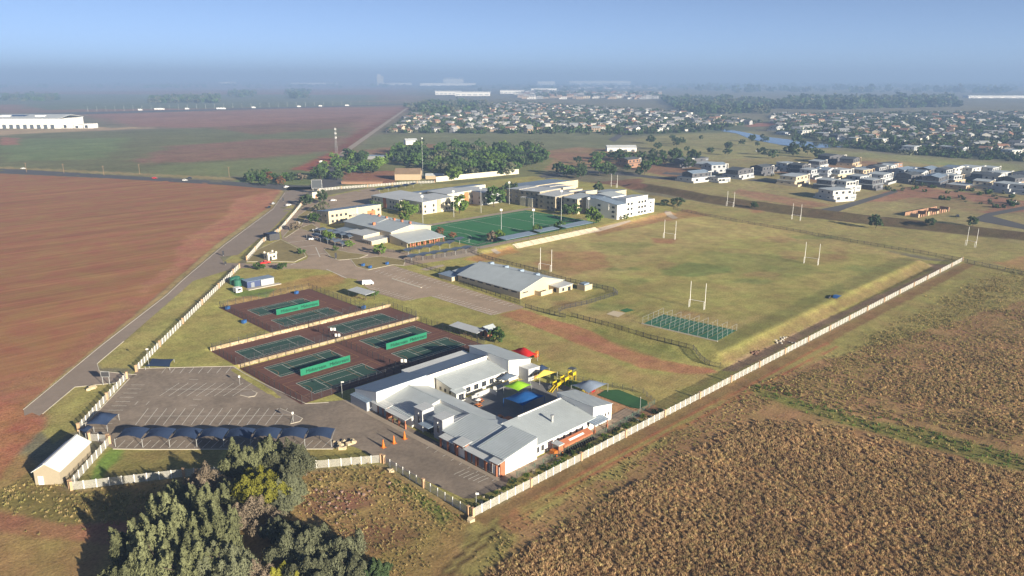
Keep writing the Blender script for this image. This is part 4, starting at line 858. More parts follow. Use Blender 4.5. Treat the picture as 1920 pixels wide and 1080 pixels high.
hostel((376, 396, 375.5, 388), [14.6, 15.0, 14.2, 13.8], TAN, 'tan hostel block between the beige bays and the grey classrooms', (379, 385, 391), (378, 384), [], ROOFP)
# ------------------------------------------------------------------ stand between pitch and rugby field
def grandstand():
    r = thing('grandstand', (0, 0, 0), 0, 'long concrete terraces stepping down to the rugby field', 'grandstand')
    u0, u1 = 276.5, 346; n = 6
    for i in range(n): part('step', MB().box(u0 + (.0 if i else 0), u1, 276.4 + i * .92, 276.4 + (i + 1) * .92 - .003, 1.8, 2.75 + i * .34), shared('stepm', lambda: mat('terrace_concrete', (.52, .44, .34), .9, .12, 2)), r)
    for k in range(13):
        u = u0 + .4 + k * (u1 - u0 - .8) / 12; mb = MB()
        mb.tube((u, 276.6, 3.6), (u, 281.4, 5.5), .05)
        for i in range(4): mb.tube((u, 276.8 + i * 1.5, 2.7 + i * .5), (u, 276.8 + i * 1.5, 3.65 + i * .6), .04)
        part('handrail', mb, DSTEEL, r)
grandstand()
def stand_roof(u0, u1, v0, v1, label):
    r = thing('stand_canopy', (u0, v0, 4.5), 0, label, 'canopy', 'flat canopies over the grandstand'); w = u1 - u0
    part('roof', MB().slab([(0, 0, 3.0), (w, 0, 3.0), (w, v1 - v0, 3.5), (0, v1 - v0, 3.5)], .12), ROOFB, r)
    for i in range(5):
        for y in (.4, v1 - v0 - .4): part('post', MB().tube((.5 + i * (w - 1) / 4, y, -.2), (.5 + i * (w - 1) / 4, y, 2.95), .07), DSTEEL, r)
stand_roof(272, 296, 281.5, 288, 'blue-grey canopy over the end of the grandstand nearest the pavilion')
stand_roof(300, 316, 283, 288.5, 'blue-grey canopy over the middle of the grandstand')
stand_roof(320, 344, 281.5, 288, 'blue-grey canopy over the end of the grandstand nearest the white hostel')
# ------------------------------------------------------------------ pole lights, rugby posts, goals
def pole_light(px, py, h, label, grp, heads=1):
    p = GZ(px, py); r = thing('pole_light', p, 0, label, 'lamp post', grp); part('pole', MB().tube((0, 0, 0), (0, 0, h), .16, .08, 8), STEEL, r)
    part('lamp_head', MB().box(-.7, .7, -.25, .25, h - .2, h + 1.0), TRIM, r, rz=-PSI)
GR = 'tall floodlight masts round the green pitch'
for px, py, h, lb in ((793, 418, 16, 'pitch floodlight mast behind the hall roof'), (851, 407, 16, 'pitch floodlight mast beside the classroom trees'), (902, 399, 16, 'pitch floodlight mast near the grey classroom block'), (955, 383, 15, 'pitch floodlight mast at the beige hostel corner'), (940, 437, 13, 'pitch floodlight mast by the fence corner bush'), (1000, 437, 13, 'pitch floodlight mast by the first stand canopy'), (1052, 425, 21, 'tallest pitch floodlight mast by the middle stand canopy'), (1103, 412, 13, 'pitch floodlight mast beside the white hostel tree')):
    pole_light(px, py, h, lb, GR)
def rugby_posts(a, b, label, h=10.5):
    p = GZ(*a); q = GZ(*b); L = max(5.6, min(7.2, (q - p).length)); r = thing('rugby_posts', p, math.atan2(q.y - p.y, q.x - p.x), label, 'goal posts', 'white rugby posts')
    for x in (0, L): part('post', MB().tube((x, 0, -.2), (x, 0, h), .13, .09, 8), TRIM, r)
    part('crossbar', MB().tube((0, 0, 3), (L, 0, 3), .09), TRIM, r)
    for x in (0, L): part('stay', MB().tube((x, -1.1, -.1), (x, -1.1, 3.0), .08).tube((x, -1.1, 3.0), (x, 0, 3.0), .06), TRIM, r)
for a, b, lb in (((1293, 575), (1321, 580), 'white rugby posts near the cricket nets'), ((1508, 493), (1534, 497), 'white rugby posts at the far side of the near field'), ((1245, 446), (1266, 449), 'white rugby posts below the white hostel'), ((1013, 505), (1034, 509), 'white rugby posts behind the pavilion'), ((1363, 386), (1374, 388), 'white rugby posts on the upper field before the estate berm'), ((1485, 411), (1498, 413), 'white rugby posts under the framed white house'), ((1812, 460), (1826, 463), 'white rugby posts near the far end of the white fence'), ((1146, 350), (1158, 352), 'white rugby posts behind the hostel roofs')):
    rugby_posts(a, b, lb)
def hockey_goal(u, v, label):
    r = thing('hockey_goal', (u, v, 4.58), 0, label, 'goal', 'hockey goals'); 
    for s in (0, 3.66): part('post', MB().box(-.05, .05, s - .05, s + .05, 0, 2.14), TRIM, r)
    part('crossbar', MB().box(-.05, .05, 0.05, 3.61, 2.06, 2.14), TRIM, r); part('backboard', MB().box(1.15, 1.2, 0, 3.66, 0, .46).box(.06, 1.14, -.03, .02, 0, .46).box(.06, 1.14, 3.64, 3.69, 0, .46), DSTEEL, r)
hockey_goal(354.2, 319.2, 'small white hockey goal at the hostel end of the pitch'); hockey_goal(259.6, 319.2, 'small white hockey goal at the hall end of the pitch')
# cricket nets
def nets():
    A = GP([(1205, 607), (1345, 640)]); (u0, v0), (u1, v1) = A[0], A[1]; z = H(u0, v0)
    r = thing('cricket_nets', (u0, v0, z), math.atan2(v1 - v0, u1 - u0), 'row of green cricket practice nets beside the lower rugby posts', 'cricket nets'); L = math.hypot(u1 - u0, v1 - v0); n = 8; d = 15
    for i in range(n): part('mat_strip', MB().box(i * L / n + .2, (i + 1) * L / n - .2, 0, d, .05, .10), shared('matm', lambda: mat('green_carpet', (.035, .13, .075), .95, .2, .6)), r)
    for i in range(n + 1):
        mb = MB(); x = i * L / n
        for k in range(5): mb.tube((x, k * d / 4, 0), (x, k * d / 4, 2.6), .05)
        mb.tube((x, 0, 2.6), (x, d, 2.6), .03); mb.tube((x, 0, 1.3), (x, d, 1.3), .02); part('net_frame', mb, STEEL, r)
    part('back_kerb', MB().box(-.3, L + .3, -.5, -.2, 0, .3), KERB, r)
nets()
# ------------------------------------------------------------------ gate house, huts, containers, sheds
def at_rot(name, px, py, label, cat, rz=0, **k): p = GZ(px, py); return thing(name, p, rz, label, cat, **k)
r = at_rot('gate_house', 503, 489, 'small cream guard hut with scalloped parapet by the entrance road', 'guard hut'); part('wall', MB().box(0, 4.6, 0, 4.2, -.3, 3.0), CREAM2, r); part('roof', MB().box(-.3, 4.9, -.3, 4.5, 3.0, 3.2), CREAM2, r)
for x in (0, 4.2):
    for y in (0, 3.8): part('corner_turret', MB().box(x - .2, x + .6, y - .2, y + .6, 3.2, 4.0), CREAM2, r)
window(r, '-u', 0, 2.2, 1.1, 1.6, 1.1); door(r, '-v', 1.4, 0, 0, .9, 2.0, GLASS); window(r, '-v', 3.2, 0, 1.1, 1.2, 1.1)
r = at_rot('beige_shed', 67, 909, 'beige gabled shed with white steel roof at the fence corner', 'shed'); 
su, sv = 12.5, 9.0
p0, p1, p2 = GZ(67, 909), GZ(115, 908), GZ(167, 851)
r.rotation_euler = (0, 0, math.atan2(p1.y - p0.y, p1.x - p0.x)); wd = (p1 - p0).length; ln = (p2 - p1).length
gable(r, (0, wd, 0, ln), -.3, 3.4, 5.2, TAN, shared('wr', lambda: mat('white_steel_roof', (.66, .67, .66), .5, .05, .5, ribs=('X', .5, .03))), 'v', .35)
door(r, '-v', wd * .24, 0, 0, 1.0, 2.1, TRIM)
r = at_rot('blue_container', 464, 541, 'blue and grey shipping container shop on a brick apron', 'container', 0); part('body', MB().box(0, 6, 0, 4.4, .1, 2.9), shared('cb', lambda: mat('navy_steel', (.05, .07, .16), .6, .1, ribs=('X', .4, .04))), r); part('side_body', MB().box(6.05, 12, -.6, 3.8, .1, 2.7), GREYP, r)
part('roof', MB().slab([(-.3, -.6, 3.05), (12.3, -.9, 2.95), (12.3, 4.6, 3.05), (-.3, 4.6, 3.15)], .1), ROOFB, r); door(r, '-v', 2.5, 0, .1, 1.4, 2.1); part('apron', MB().box(-1, 14, -3.2, -.65, -.1, .18), CONC, r)
r = at_rot('water_tanks', 446, 536, 'green plastic water tanks beside the blue container', 'water tank')
for i, (x, y, rr, hh) in enumerate(((0, 0, 1.6, 2.6), (0, 3.8, 1.7, 2.8), (2.6, 6.6, 1.6, 2.3), (3.3, 2.6, 1.2, 1.8))):
    c = part('tank', MB().tube((x, y, 0), (x, y, hh), rr, rr, 14), shared('tk', lambda: mat('green_plastic', (.03, .13, .09), .5, .1)), r); part('dome', MB().tube((x, y, hh), (x, y, hh + .5), rr, rr * .3, 14), MATS['green_plastic'], c)
r = at_rot('white_trailer', 446, 549, 'small white food trailer beside the green tanks', 'trailer'); part('body', MB().box(-1.3, 1.3, -1.5, 1.5, .5, 2.4), TRIM, r); part('hatch', MB().box(-.8, .8, -1.56, -1.5, 1.2, 2.0), GLASS, r)
for x in (-1.2, 1.2): part('wheel', MB().tube((x - .1, 0, .35), (x + .1, 0, .35), .35, n=10), TYRE, r)
for px, py, w, d, h, lb in ((652, 556, 12, 5, 2.9, 'flat grey shelter roof beside the brick car park'), (842, 624, 14, 4.5, 2.9, 'flat grey shelter roof beside the middle tennis terrace')):
    r = at_rot('open_shelter', px, py, lb, 'shelter', -math.pi / 2 * 0 - .05 - 1.45); part('roof', MB().slab([(0, 0, h), (w, 0, h), (w, d, h + .4), (0, d, h + .4)], .12), ROOFP, r)
    for x in (.3, w / 2, w - .3):
        for y in (.3, d - .3): part('post', MB().tube((x, y, -.2), (x, y, h), .06), DSTEEL, r)
    for k in range(3): part('bench', MB().box(2 + k * 3, 4 + k * 3, 1.5, 2.0, .4, .5).box(2.1 + k * 3, 2.2 + k * 3, 1.55, 1.95, 0, .4).box(3.8 + k * 3, 3.9 + k * 3, 1.55, 1.95, 0, .4), WOOD, r)
r = at_rot('brick_hut', 914, 634, 'little brick hut with grey gable roof beside the preschool fence', 'hut'); gable(r, (0, 4.4, 0, 4.2), -.2, 2.5, 3.7, BRICK, ROOFU, 'u', .3); door(r, '-u', 0, 2.1, 0, .9, 2.0, DSTEEL)
r = at_rot('refuse_enclosure', 506, 452, 'dark shade-netted enclosure against the boundary fence', 'enclosure'); part('frame', MB().box(0, 6, 0, .12, 0, 3.6).box(0, .12, .13, 7, 0, 3.6).box(5.88, 6, .13, 7, 0, 3.6), DSTEEL, r); part('net_roof', MB().slab([(0, 0, 3.6), (6, 0, 3.8), (6, 7, 3.6), (0, 7, 3.4)], .06), NAVYNET, r)
r = at_rot('entrance_kiosk', 586, 372, 'small cream entrance kiosk under a framed board', 'kiosk'); part('wall', MB().box(0, 6, 0, 5, -.4, 4.5), CREAM2, r); part('roof', MB().box(-.5, 6.5, -.5, 5.5, 4.5, 4.8), DARKTRIM, r); door(r, '-v', 3, 0, 0, 1.2, 2.3, BRICK)
def billboard(px, py, w, h, z, label, m=GLASS, rz=-PSI, back=STEEL):
    r = at_rot('billboard', px, py, label, 'billboard', rz); part('board', MB().box(-w / 2 + .12, w / 2 - .12, -.06, .06, z + .12, z + h - .12), m, r)
    part('frame', MB().box(-w / 2, w / 2, -.09, .09, z, z + .12).box(-w / 2, w / 2, -.09, .09, z + h - .12, z + h).box(-w / 2, -w / 2 + .12, -.09, .09, z + .12, z + h - .12).box(w / 2 - .12, w / 2, -.09, .09, z + .12, z + h - .12), back, r)
    for s in (-1, 1): part('leg', MB().tube((s * w * .38, 0, -.2), (s * w * .38, 0, z), .09), back, r)
billboard(595, 364, 8, 6.5, 4.5, 'framed dark billboard above the far entrance kiosk', DARKTRIM, back=TRIM); billboard(200, 722, 2.6, 1.7, 2.6, 'dark two-legged sign board at the car park exit', DSTEEL)
# ------------------------------------------------------------------ foliage
def leaf_mat(name, col, rnd=.25):
    return mat(name, col, .9, .45, 1.1, spec=.15, rnd=rnd, trans=.18)
LEAF = {'olive': leaf_mat('olive_foliage', (.15, .16, .08)), 'green': leaf_mat('green_foliage', (.065, .115, .03)), 'dark': leaf_mat('dark_green_foliage', (.055, .085, .036)), 'yellow': leaf_mat('yellow_green_foliage', (.23, .225, .035)),
        'brown': leaf_mat('grey_brown_foliage', (.20, .16, .115)), 'grey': leaf_mat('grey_green_foliage', (.115, .122, .072)), 'bright': leaf_mat('fresh_green_foliage', (.11, .17, .035)), 'rust': leaf_mat('rusty_foliage', (.20, .10, .05))}
BARK = mat('bark', (.09, .07, .05), .95, .3, 5)
def np_mesh(name, v, f, m, smooth=False):
    me = bpy.data.meshes.new(name); v = np.asarray(v, np.float32); f = np.asarray(f, np.int32); k = f.shape[1]
    me.vertices.add(len(v)); me.vertices.foreach_set('co', v.ravel()); me.loops.add(f.size); me.loops.foreach_set('vertex_index', f.ravel()); me.polygons.add(len(f))
    me.polygons.foreach_set('loop_start', np.arange(0, f.size, k, dtype=np.int32)); me.update(calc_edges=True); me.materials.append(m)
    if smooth: me.polygons.foreach_set('use_smooth', np.ones(len(f), bool))
    return me
def crown_mesh(seed, R, Hc, nclump, nleaf, size, m, up=.35, shape='round', cone=0.):
    """crown as leaf-sized faces in clumps spread through an uneven volume; origin at crown base"""
    g = np.random.default_rng(seed); n = nclump
    d = g.normal(size=(n, 3)); d /= np.linalg.norm(d, axis=1)[:, None]; rad = .45 + .55 * g.random(n) ** .5; lump = 1 + .28 * np.sin(d[:, 0] * 3.1 + seed) * np.cos(d[:, 1] * 2.7 + seed * 1.7)
    c = d * (rad * lump)[:, None]; c[:, 2] = c[:, 2] * .5 + .5; keep = c[:, 2] > .03; c = c[keep]
    taper = 1 - cone * c[:, 2]; c[:, 0] *= R * taper; c[:, 1] *= R * taper; c[:, 2] *= Hc; n = len(c)
    cs = R * (.17 + .13 * g.random(n)); L = n * nleaf; ci = np.repeat(np.arange(n), nleaf)
    o = g.normal(size=(L, 3)); o /= np.linalg.norm(o, axis=1)[:, None]; o *= (g.random(L) ** .4)[:, None]
    o[:, 2] *= .75 + up; p = c[ci] + o * cs[ci][:, None]
    nrm = o + g.normal(size=(L, 3)) * .55 + np.array([0, 0, .35]); nrm /= np.linalg.norm(nrm, axis=1)[:, None]
    t = np.cross(nrm, g.normal(size=(L, 3))); t /= np.linalg.norm(t, axis=1)[:, None]; b = np.cross(nrm, t)
    s = size * (.6 + .8 * g.random(L)); a = s[:, None] * t; bb = (s * (.55 + .3 * g.random(L)))[:, None] * b
    v = np.stack([p - a - bb * .6, p + a - bb, p + a * .7 + bb, p - a * .8 + bb * .9], 1).reshape(-1, 3); v[:, 2] = np.maximum(v[:, 2], -.1 * Hc)
    return np_mesh('crown', v, np.arange(L * 4).reshape(-1, 4), m)
def plume_crown(seed, R, Hc, nplume, nleaf, size, m, point=.5):
    """irregular crown of overlapping upright plumes of leaf-sized faces"""
    g = np.random.default_rng(seed); V = []
    for k in range(nplume):
        a = g.uniform(0, 6.28); rr = R * .95 * math.sqrt(g.random()); x, y = rr * math.cos(a), rr * math.sin(a); base = Hc * g.uniform(0, .45) * (1 - .4 * rr / R); ph = Hc * g.uniform(.28, .6) * (1.15 - .45 * rr / R); pr = R * g.uniform(.2, .42)
        n = int(nleaf * (pr / (.25 * R)) ** 1.6); t = g.random(n); prof = np.sin(np.pi * (.12 + .88 * t) ** .8) * (1 - point * t) + .08; th = g.uniform(0, 6.28, n); rad = pr * prof * (.55 + .45 * g.random(n)) * (1 + .25 * np.sin(3 * th + k) + .2 * np.sin(7 * t * 6 + th))
        lx, ly = g.normal(0, .18, 2); p = np.stack([x + lx * t * ph + rad * np.cos(th), y + ly * t * ph + rad * np.sin(th), base + t * ph], 1)
        nrm = np.stack([np.cos(th), np.sin(th), .35 + .6 * t], 1) + g.normal(size=(n, 3)) * .6; nrm /= np.linalg.norm(nrm, axis=1)[:, None]
        up = np.array([0, 0, 1.]) + g.normal(size=(n, 3)) * .5; tt = np.cross(nrm, up); tt /= np.linalg.norm(tt, axis=1)[:, None] + 1e-6; bb = np.cross(tt, nrm)
        s = size * (.5 + g.random(n)); A = (s * .6)[:, None] * tt; B = (s * 1.25)[:, None] * bb
        V.append(np.stack([p - A - B * .7, p + A - B, p + A * .6 + B, p - A * .8 + B * .9], 1).reshape(-1, 3))
    v = np.concatenate(V); return np_mesh('crown', v, np.arange(len(v)).reshape(-1, 4), m)
def trunk_mesh(seed, h, r, spread):
    g = random.Random(seed); mb = MB(); top = Vector((g.uniform(-.3, .3), g.uniform(-.3, .3), h)); mb.tube((0, 0, -.4), top * .5, r, r * .75, 7); mb.tube(top * .5, top, r * .75, r * .5, 7)
    for i in range(5):
        a = g.uniform(0, 6.28); st = top * g.uniform(.45, .95); mb.tube(st, st + Vector((math.cos(a) * spread, math.sin(a) * spread, spread * g.uniform(.6, 1.2))), r * .4, r * .12, 5)
    return mb.mesh('trunk', BARK)
def big_tree(px, py, ht, R, kind, label, seed, up=.5, cone=.25, nclump=150, nleaf=42, size=.26, low=.08, name='tree', group='big trees outside the panel fence'):
    u, v = G(px, py, ht * .55 + .2); r = thing(name, (u, v, H(u, v)), rng.uniform(0, 6), label, 'tree' if name.endswith('tree') else 'bush', group)
    ob('trunk', trunk_mesh(seed, ht * .5, .16 + ht * .018, R * .45), r); ob('crown', plume_crown(seed, R, ht * (1 - low), nclump, nleaf, size, LEAF[kind], cone), r, (0, 0, ht * low))
BT = [(300, 975, 14, 5.6, 'olive', 'tallest olive-green tree at the bottom of the clump'), (258, 1000, 10.5, 4.6, 'olive', 'olive tree at the outer edge of the clump by the dirt track'), (345, 985, 12.5, 4.4, 'olive', 'olive tree between the tallest tree and the slender one'), (405, 972, 13, 4.2, 'olive', 'slender upright olive tree in the middle of the clump'),
      (330, 1050, 11, 5.4, 'olive', 'olive tree cut by the photo edge below the tallest one'), (236, 1060, 9, 5.0, 'olive', 'low olive tree at the photo edge beside the dirt track'), (420, 1045, 10, 5.0, 'grey', 'grey-green tree cut by the photo edge under the slender tree'),
      (442, 852, 9, 4.4, 'olive', 'pale olive tree against the carports, left of two'), (495, 838, 9.5, 4.6, 'olive', 'pale olive tree against the carports with the highest top'), (545, 853, 9, 5.0, 'grey', 'grey-green tree against the carports nearest the fence end'),
      (482, 903, 9.5, 6.0, 'yellow', 'broad yellow-green tree in the middle of the clump'), (386, 893, 7.5, 4.8, 'brown', 'leafless grey-brown tree standing over the panel fence'), (468, 955, 8, 5.2, 'brown', 'leafless grey-brown tree in front of the yellow-green one'),
      (335, 915, 6, 2.6, 'olive', 'small pale tree beside the panel fence'), (560, 1005, 8.5, 5.2, 'grey', 'dull grey-green tree beside the rubble patch'), (620, 1018, 8, 5.6, 'grey', 'wide dull grey-green tree nearest the veld'), (545, 1068, 5, 3.0, 'yellow', 'yellow-green bush at the photo edge'), (700, 1066, 5, 2.8, 'dark', 'dark bluish-green bush alone at the photo edge'), (520, 985, 6, 3.0, 'grey', 'small grey tree in the shaded gap of the clump'), (480, 1064, 6, 3.4, 'brown', 'grey-brown tree at the photo edge'),
      (372, 935, 9, 4.2, 'olive', 'olive tree in the heart of the clump behind the slender one'), (286, 1030, 11, 5.0, 'olive', 'olive tree in front of the tallest one'), (375, 1030, 11, 4.6, 'olive', 'olive tree in front of the slender one'), (432, 915, 7.5, 3.6, 'olive', 'olive tree beside the yellow-green crown'), (590, 1055, 7, 4.6, 'grey', 'dull grey tree low at the photo edge'), (655, 1058, 6, 3.8, 'grey', 'grey-green bush tree beside the dark bluish one'), (520, 925, 7, 4.0, 'grey', 'dark grey-green tree under the yellow-green crown'), (540, 900, 7, 3.6, 'grey', 'grey tree between the yellow-green crown and fence'), (305, 935, 8, 3.4, 'olive', 'olive tree top reaching the shaded lawn')]
for i, (px, py, ht, R, k, lb) in enumerate(BT):
    big_tree(px, py, ht, R, k, lb, 100 + i, nclump=34 if R > 4 else 26, nleaf=470 if k != 'brown' else 420, size=.15 if k != 'brown' else .09, cone=.45 if k == 'olive' else .15)
PROTO = {}
def proto_tree(kind, var):
    if (kind, var) not in PROTO: PROTO[kind, var] = (crown_mesh(500 + var * 7 + len(kind), 1.0, 1.55, 34, 16, .13, LEAF[kind], .1), shared(('ptr', var), lambda: trunk_mesh(var, .62, .055, .4)))
    return PROTO[kind, var]
def small_tree(u, v, R, kind, label, group, cat='tree', low=.35, ht=None):
    c, t = proto_tree(kind, rng.randrange(4)); r = thing('tree' if cat == 'tree' else 'bush', (u, v, H(u, v)), rng.uniform(0, 6.28), label, cat, group); r.scale = (R * rng.uniform(.9, 1.1), R * rng.uniform(.9, 1.1), R * rng.uniform(.85, 1.1))
    if cat == 'tree': ob('trunk', t, r)
    ob('crown', c, r, (0, 0, low if cat == 'tree' else -.1)); return r
ST = [(618, 455, 3.2, 'bright', 'bright green tree beside the pale carport row'), (655, 464, 2.4, 'bright', 'bright green tree on the lawn island'), (713, 478, 3.0, 'bright', 'bright green tree at the corner of the lawn island'), (630, 471, 1.5, 'bright', 'small green tree by the gate sign'), (566, 477, 1.8, 'green', 'small tree beside the guard hut lawn'), (555, 432, 2.8, 'brown', 'brown umbrella tree at the road bend'),
      (605, 381, 4.5, 'dark', 'dark conifer beside the entrance kiosk'), (575, 385, 4.5, 'dark', 'dark tree against the fence near the entrance kiosk'), (606, 398, 4.2, 'grey', 'grey-green tree behind the admin block'), (590, 420, 3.6, 'green', 'green tree in front of the admin gable'), (488, 507, 2.2, 'green', 'small round tree below the guard hut'), (530, 507, 2.2, 'green', 'second small round tree below the guard hut'),
      (757, 400, 4.2, 'bright', 'light green tree in front of the first classroom block'), (774, 406, 4.0, 'bright', 'drooping light green tree at the classroom corner'), (759, 418, 3.5, 'bright', 'green tree between the hall and classrooms'), (863, 400, 5.5, 'bright', 'big round green tree before the orange panel'), (928, 388, 7, 'green', 'largest green tree beside the grey classroom block'), (957, 362, 5, 'dark', 'dark tree behind the beige hostel'),
      (1062, 403, 3.8, 'green', 'green tree behind the green pitch end'), (1078, 403, 4, 'green', 'green tree before the cream hostel'), (1112, 420, 5, 'bright', 'big green tree at the pitch corner by the white hostel'), (1120, 398, 3.5, 'green', 'green tree against the white hostel wall'), (1048, 432, 3, 'green', 'green tree behind the middle stand canopy'), (1007, 440, 3.2, 'bright', 'green tree between the stand canopies'), (938, 450, 3.4, 'bright', 'green tree at the pitch fence corner'), (922, 454, 3, 'brown', 'brown bush at the pitch fence corner'),
      (825, 440, 2.2, 'rust', 'reddish tree behind the hall end'), (849, 447, 2.2, 'rust', 'reddish tree beside the hockey goal'), (1270, 388, 4.0, 'dark', 'dark round tree past the white hostel'), (1246, 386, 2.6, 'dark', 'small dark tree past the white hostel'), (1122, 362, 4.5, 'dark', 'twin-crowned dark tree behind the hostels'), (1089, 335, 5.5, 'dark', 'dark tree on the road behind the hostels'), (1414, 391, 2.6, 'dark', 'little dark tree on the mound beside the berm'),
      (1172, 412, 1.8, 'bright', 'little tree at the foot of the white hostel'), (703, 400, 4.5, 'dark', 'dark tree at the classroom end wall'), (933, 643, 3.0, 'green', 'green bush tree between the brick hut and preschool'), (702, 558, 1.7, 'green', 'round bush beside the flat shelter'), (1640, 428, 4, 'dark', 'dark tree beside the unfinished house'), (1745, 424, 3, 'dark', 'dark bush on the berm'), (1822, 424, 3.4, 'dark', 'dark bush at the end of the berm')]
for px, py, R, k, lb in ST: u, v = G(px, py); small_tree(u, v, R, k, lb, 'trees in the school grounds')
# plantation and wooded plots beyond the school: each tree a thing of its own
def in_poly(pts, n, seed, mind=0):
    P = GP(pts); g = np.random.default_rng(seed); us = [p[0] for p in P]; vs = [p[1] for p in P]; out = []
    for _ in range(60):
        u = g.uniform(min(us), max(us), n * 2); v = g.uniform(min(vs), max(vs), n * 2); k = poly_sd(u, v, P) < 0
        for a, b in zip(u[k], v[k]):
            if mind and any((a - x) ** 2 + (b - y) ** 2 < mind * mind for x, y in out[-400:]): continue
            out.append((float(a), float(b)))
            if len(out) >= n: return out
    return out
for (u, v) in in_poly([(735, 288), (800, 275), (900, 283), (1028, 284), (1025, 305), (960, 328), (850, 340), (800, 322), (735, 312)], 165, 5, 6.0):
    k_ = rng.choice(['green', 'green', 'dark', 'dark', 'bright', 'grey']); small_tree(u, v, rng.uniform(4.6, 8), k_, '%s in the dense plantation behind the classrooms' % {'green': 'mid green tree', 'dark': 'dark green tree', 'bright': 'light green tree', 'grey': 'grey-green tree'}[k_], 'trees of the plantation', low=.2)
for (u, v) in in_poly([(625, 300), (660, 294), (735, 300), (735, 318), (650, 338), (610, 345), (580, 340)], 34, 6, 6.0):
    small_tree(u, v, rng.uniform(3.5, 6), rng.choice(['green', 'dark', 'bright']), 'garden tree among the plots behind the far entrance', 'garden trees behind the far entrance')
for (u, v) in in_poly([(440, 338), (560, 322), (600, 335), (560, 346), (480, 350)], 20, 8, 5.0):
    small_tree(u, v, rng.uniform(2.5, 5), rng.choice(['green', 'dark', 'brown', 'rust']), 'scrubby tree at the road junction', 'scrub trees at the junction')
for (u, v) in in_poly([(1090, 300), (1180, 290), (1300, 292), (1330, 318), (1200, 330), (1100, 335), (1040, 330)], 46, 9, 9.0):
    small_tree(u, v, rng.uniform(3, 6.5), rng.choice(['green', 'dark', 'dark']), 'scattered dark tree on the plain behind the hostels', 'scattered trees on the plain')
for (u, v) in in_poly([(1180, 262), (1420, 255), (1640, 292), (1500, 300), (1240, 290)], 26, 10, 22):
    small_tree(u, v, rng.uniform(3, 7), 'dark', 'lone dark tree on the grass near the lake', 'lone trees near the lake')
# uncounted tree cover: point clouds of instanced crowns, kind stuff
def gn_scatter(name, pts, scl, rot, idx, protos, label=None):
    coll = bpy.data.collections.new(name + '_source')
    for i, me in enumerate(protos): o = bpy.data.objects.new('%s_%02d' % (name, i), me); coll.objects.link(o)
    me = bpy.data.meshes.new(name); pts = np.asarray(pts, np.float32); me.vertices.add(len(pts)); me.vertices.foreach_set('co', pts.ravel())
    for nm, tp, arr, key in (('scl', 'FLOAT_VECTOR', scl, 'vector'), ('rot', 'FLOAT_VECTOR', rot, 'vector'), ('idx', 'INT', idx, 'value')):
        a = me.attributes.new(nm, tp, 'POINT'); a.data.foreach_set(key, np.asarray(arr, np.float32 if tp != 'INT' else np.int32).ravel())
    ng = bpy.data.node_groups.new(name, 'GeometryNodeTree'); ng.interface.new_socket('Geometry', in_out='INPUT', socket_type='NodeSocketGeometry'); ng.interface.new_socket('Geometry', in_out='OUTPUT', socket_type='NodeSocketGeometry')
    N = ng.nodes; gi = N.new('NodeGroupInput'); go = N.new('NodeGroupOutput'); ip = N.new('GeometryNodeInstanceOnPoints'); ci = N.new('GeometryNodeCollectionInfo')
    ci.inputs[0].default_value = coll; ci.inputs[1].default_value = True; ci.inputs[2].default_value = True; ip.inputs['Pick Instance'].default_value = True
    def na(nm, tp):
        a = N.new('GeometryNodeInputNamedAttribute'); a.data_type = tp; a.inputs['Name'].default_value = nm; return a.outputs['Attribute']
    ng.links.new(gi.outputs[0], ip.inputs['Points']); ng.links.new(ci.outputs[0], ip.inputs['Instance']); ng.links.new(na('scl', 'FLOAT_VECTOR'), ip.inputs['Scale'])
    er = N.new('FunctionNodeEulerToRotation'); ng.links.new(na('rot', 'FLOAT_VECTOR'), er.inputs[0]); ng.links.new(er.outputs[0], ip.inputs['Rotation']); ng.links.new(na('idx', 'INT'), ip.inputs['Instance Index']); ng.links.new(ip.outputs[0], go.inputs[0])
    o = ob(name, me, kind='stuff', label=label); md = o.modifiers.new('scatter', 'NODES'); md.node_group = ng; return o
def far_crown(seed, m): return crown_mesh(seed, 1.0, 1.5, 14, 9, .26, m, .0)
def woods(name, polys, label, seed, kinds=('dark', 'green', 'grey'), zs=1.0):
    P, Sc = [], []
    for pts, n, r0, r1 in polys:
        q = in_poly(pts, n, seed); seed += 1
        for u, v in q: r = rng.uniform(r0, r1); P.append((u, v, H(u, v) - .1 * r)); Sc.append((r, r, r * rng.uniform(.75, 1.15) * zs))
    n = len(P); gn_scatter(name, P, Sc, [(0, 0, rng.uniform(0, 6.28)) for _ in range(n)], [rng.randrange(len(kinds) * 2) for _ in range(n)], [far_crown(900 + i, LEAF[k]) for i, k in enumerate(kinds * 2)], label)
woods('town_trees', [([(722, 249), (790, 206), (960, 192), (1260, 210), (1430, 230), (1300, 248), (1180, 254)], 4200, 3, 6.2), ([(1450, 216), (1960, 212), (1960, 302), (1690, 286), (1560, 270), (1460, 250)], 3600, 3, 6.2), ([(760, 200), (880, 190), (930, 205), (830, 222), (780, 222)], 160, 8, 14)], 'dark leafy tree cover between the far houses', 41)
woods('far_woods', [([(280, 184), (410, 182), (410, 193), (280, 194)], 260, 9, 15), ([(0, 178), (110, 180), (110, 190), (0, 190)], 110, 8, 14), ([(430, 172), (480, 171), (480, 182), (430, 182)], 90, 9, 16), ([(535, 170), (580, 172), (578, 184), (540, 186)], 90, 10, 18), ([(1480, 190), (1780, 186), (1800, 200), (1560, 206), (1440, 204)], 700, 10, 20), ([(1240, 186), (1440, 190), (1440, 214), (1290, 214)], 420, 9, 16), ([(0, 158), (760, 157), (760, 164), (0, 166)], 500, 15, 34), ([(860, 158), (1260, 158), (1260, 170), (900, 172)], 240, 14, 28), ([(1240, 158), (1920, 162), (1920, 176), (1300, 174)], 520, 14, 34), ([(1000, 172), (1230, 176), (1240, 186), (1010, 184)], 220, 9, 16)], 'hazy far woods near the horizon', 61)
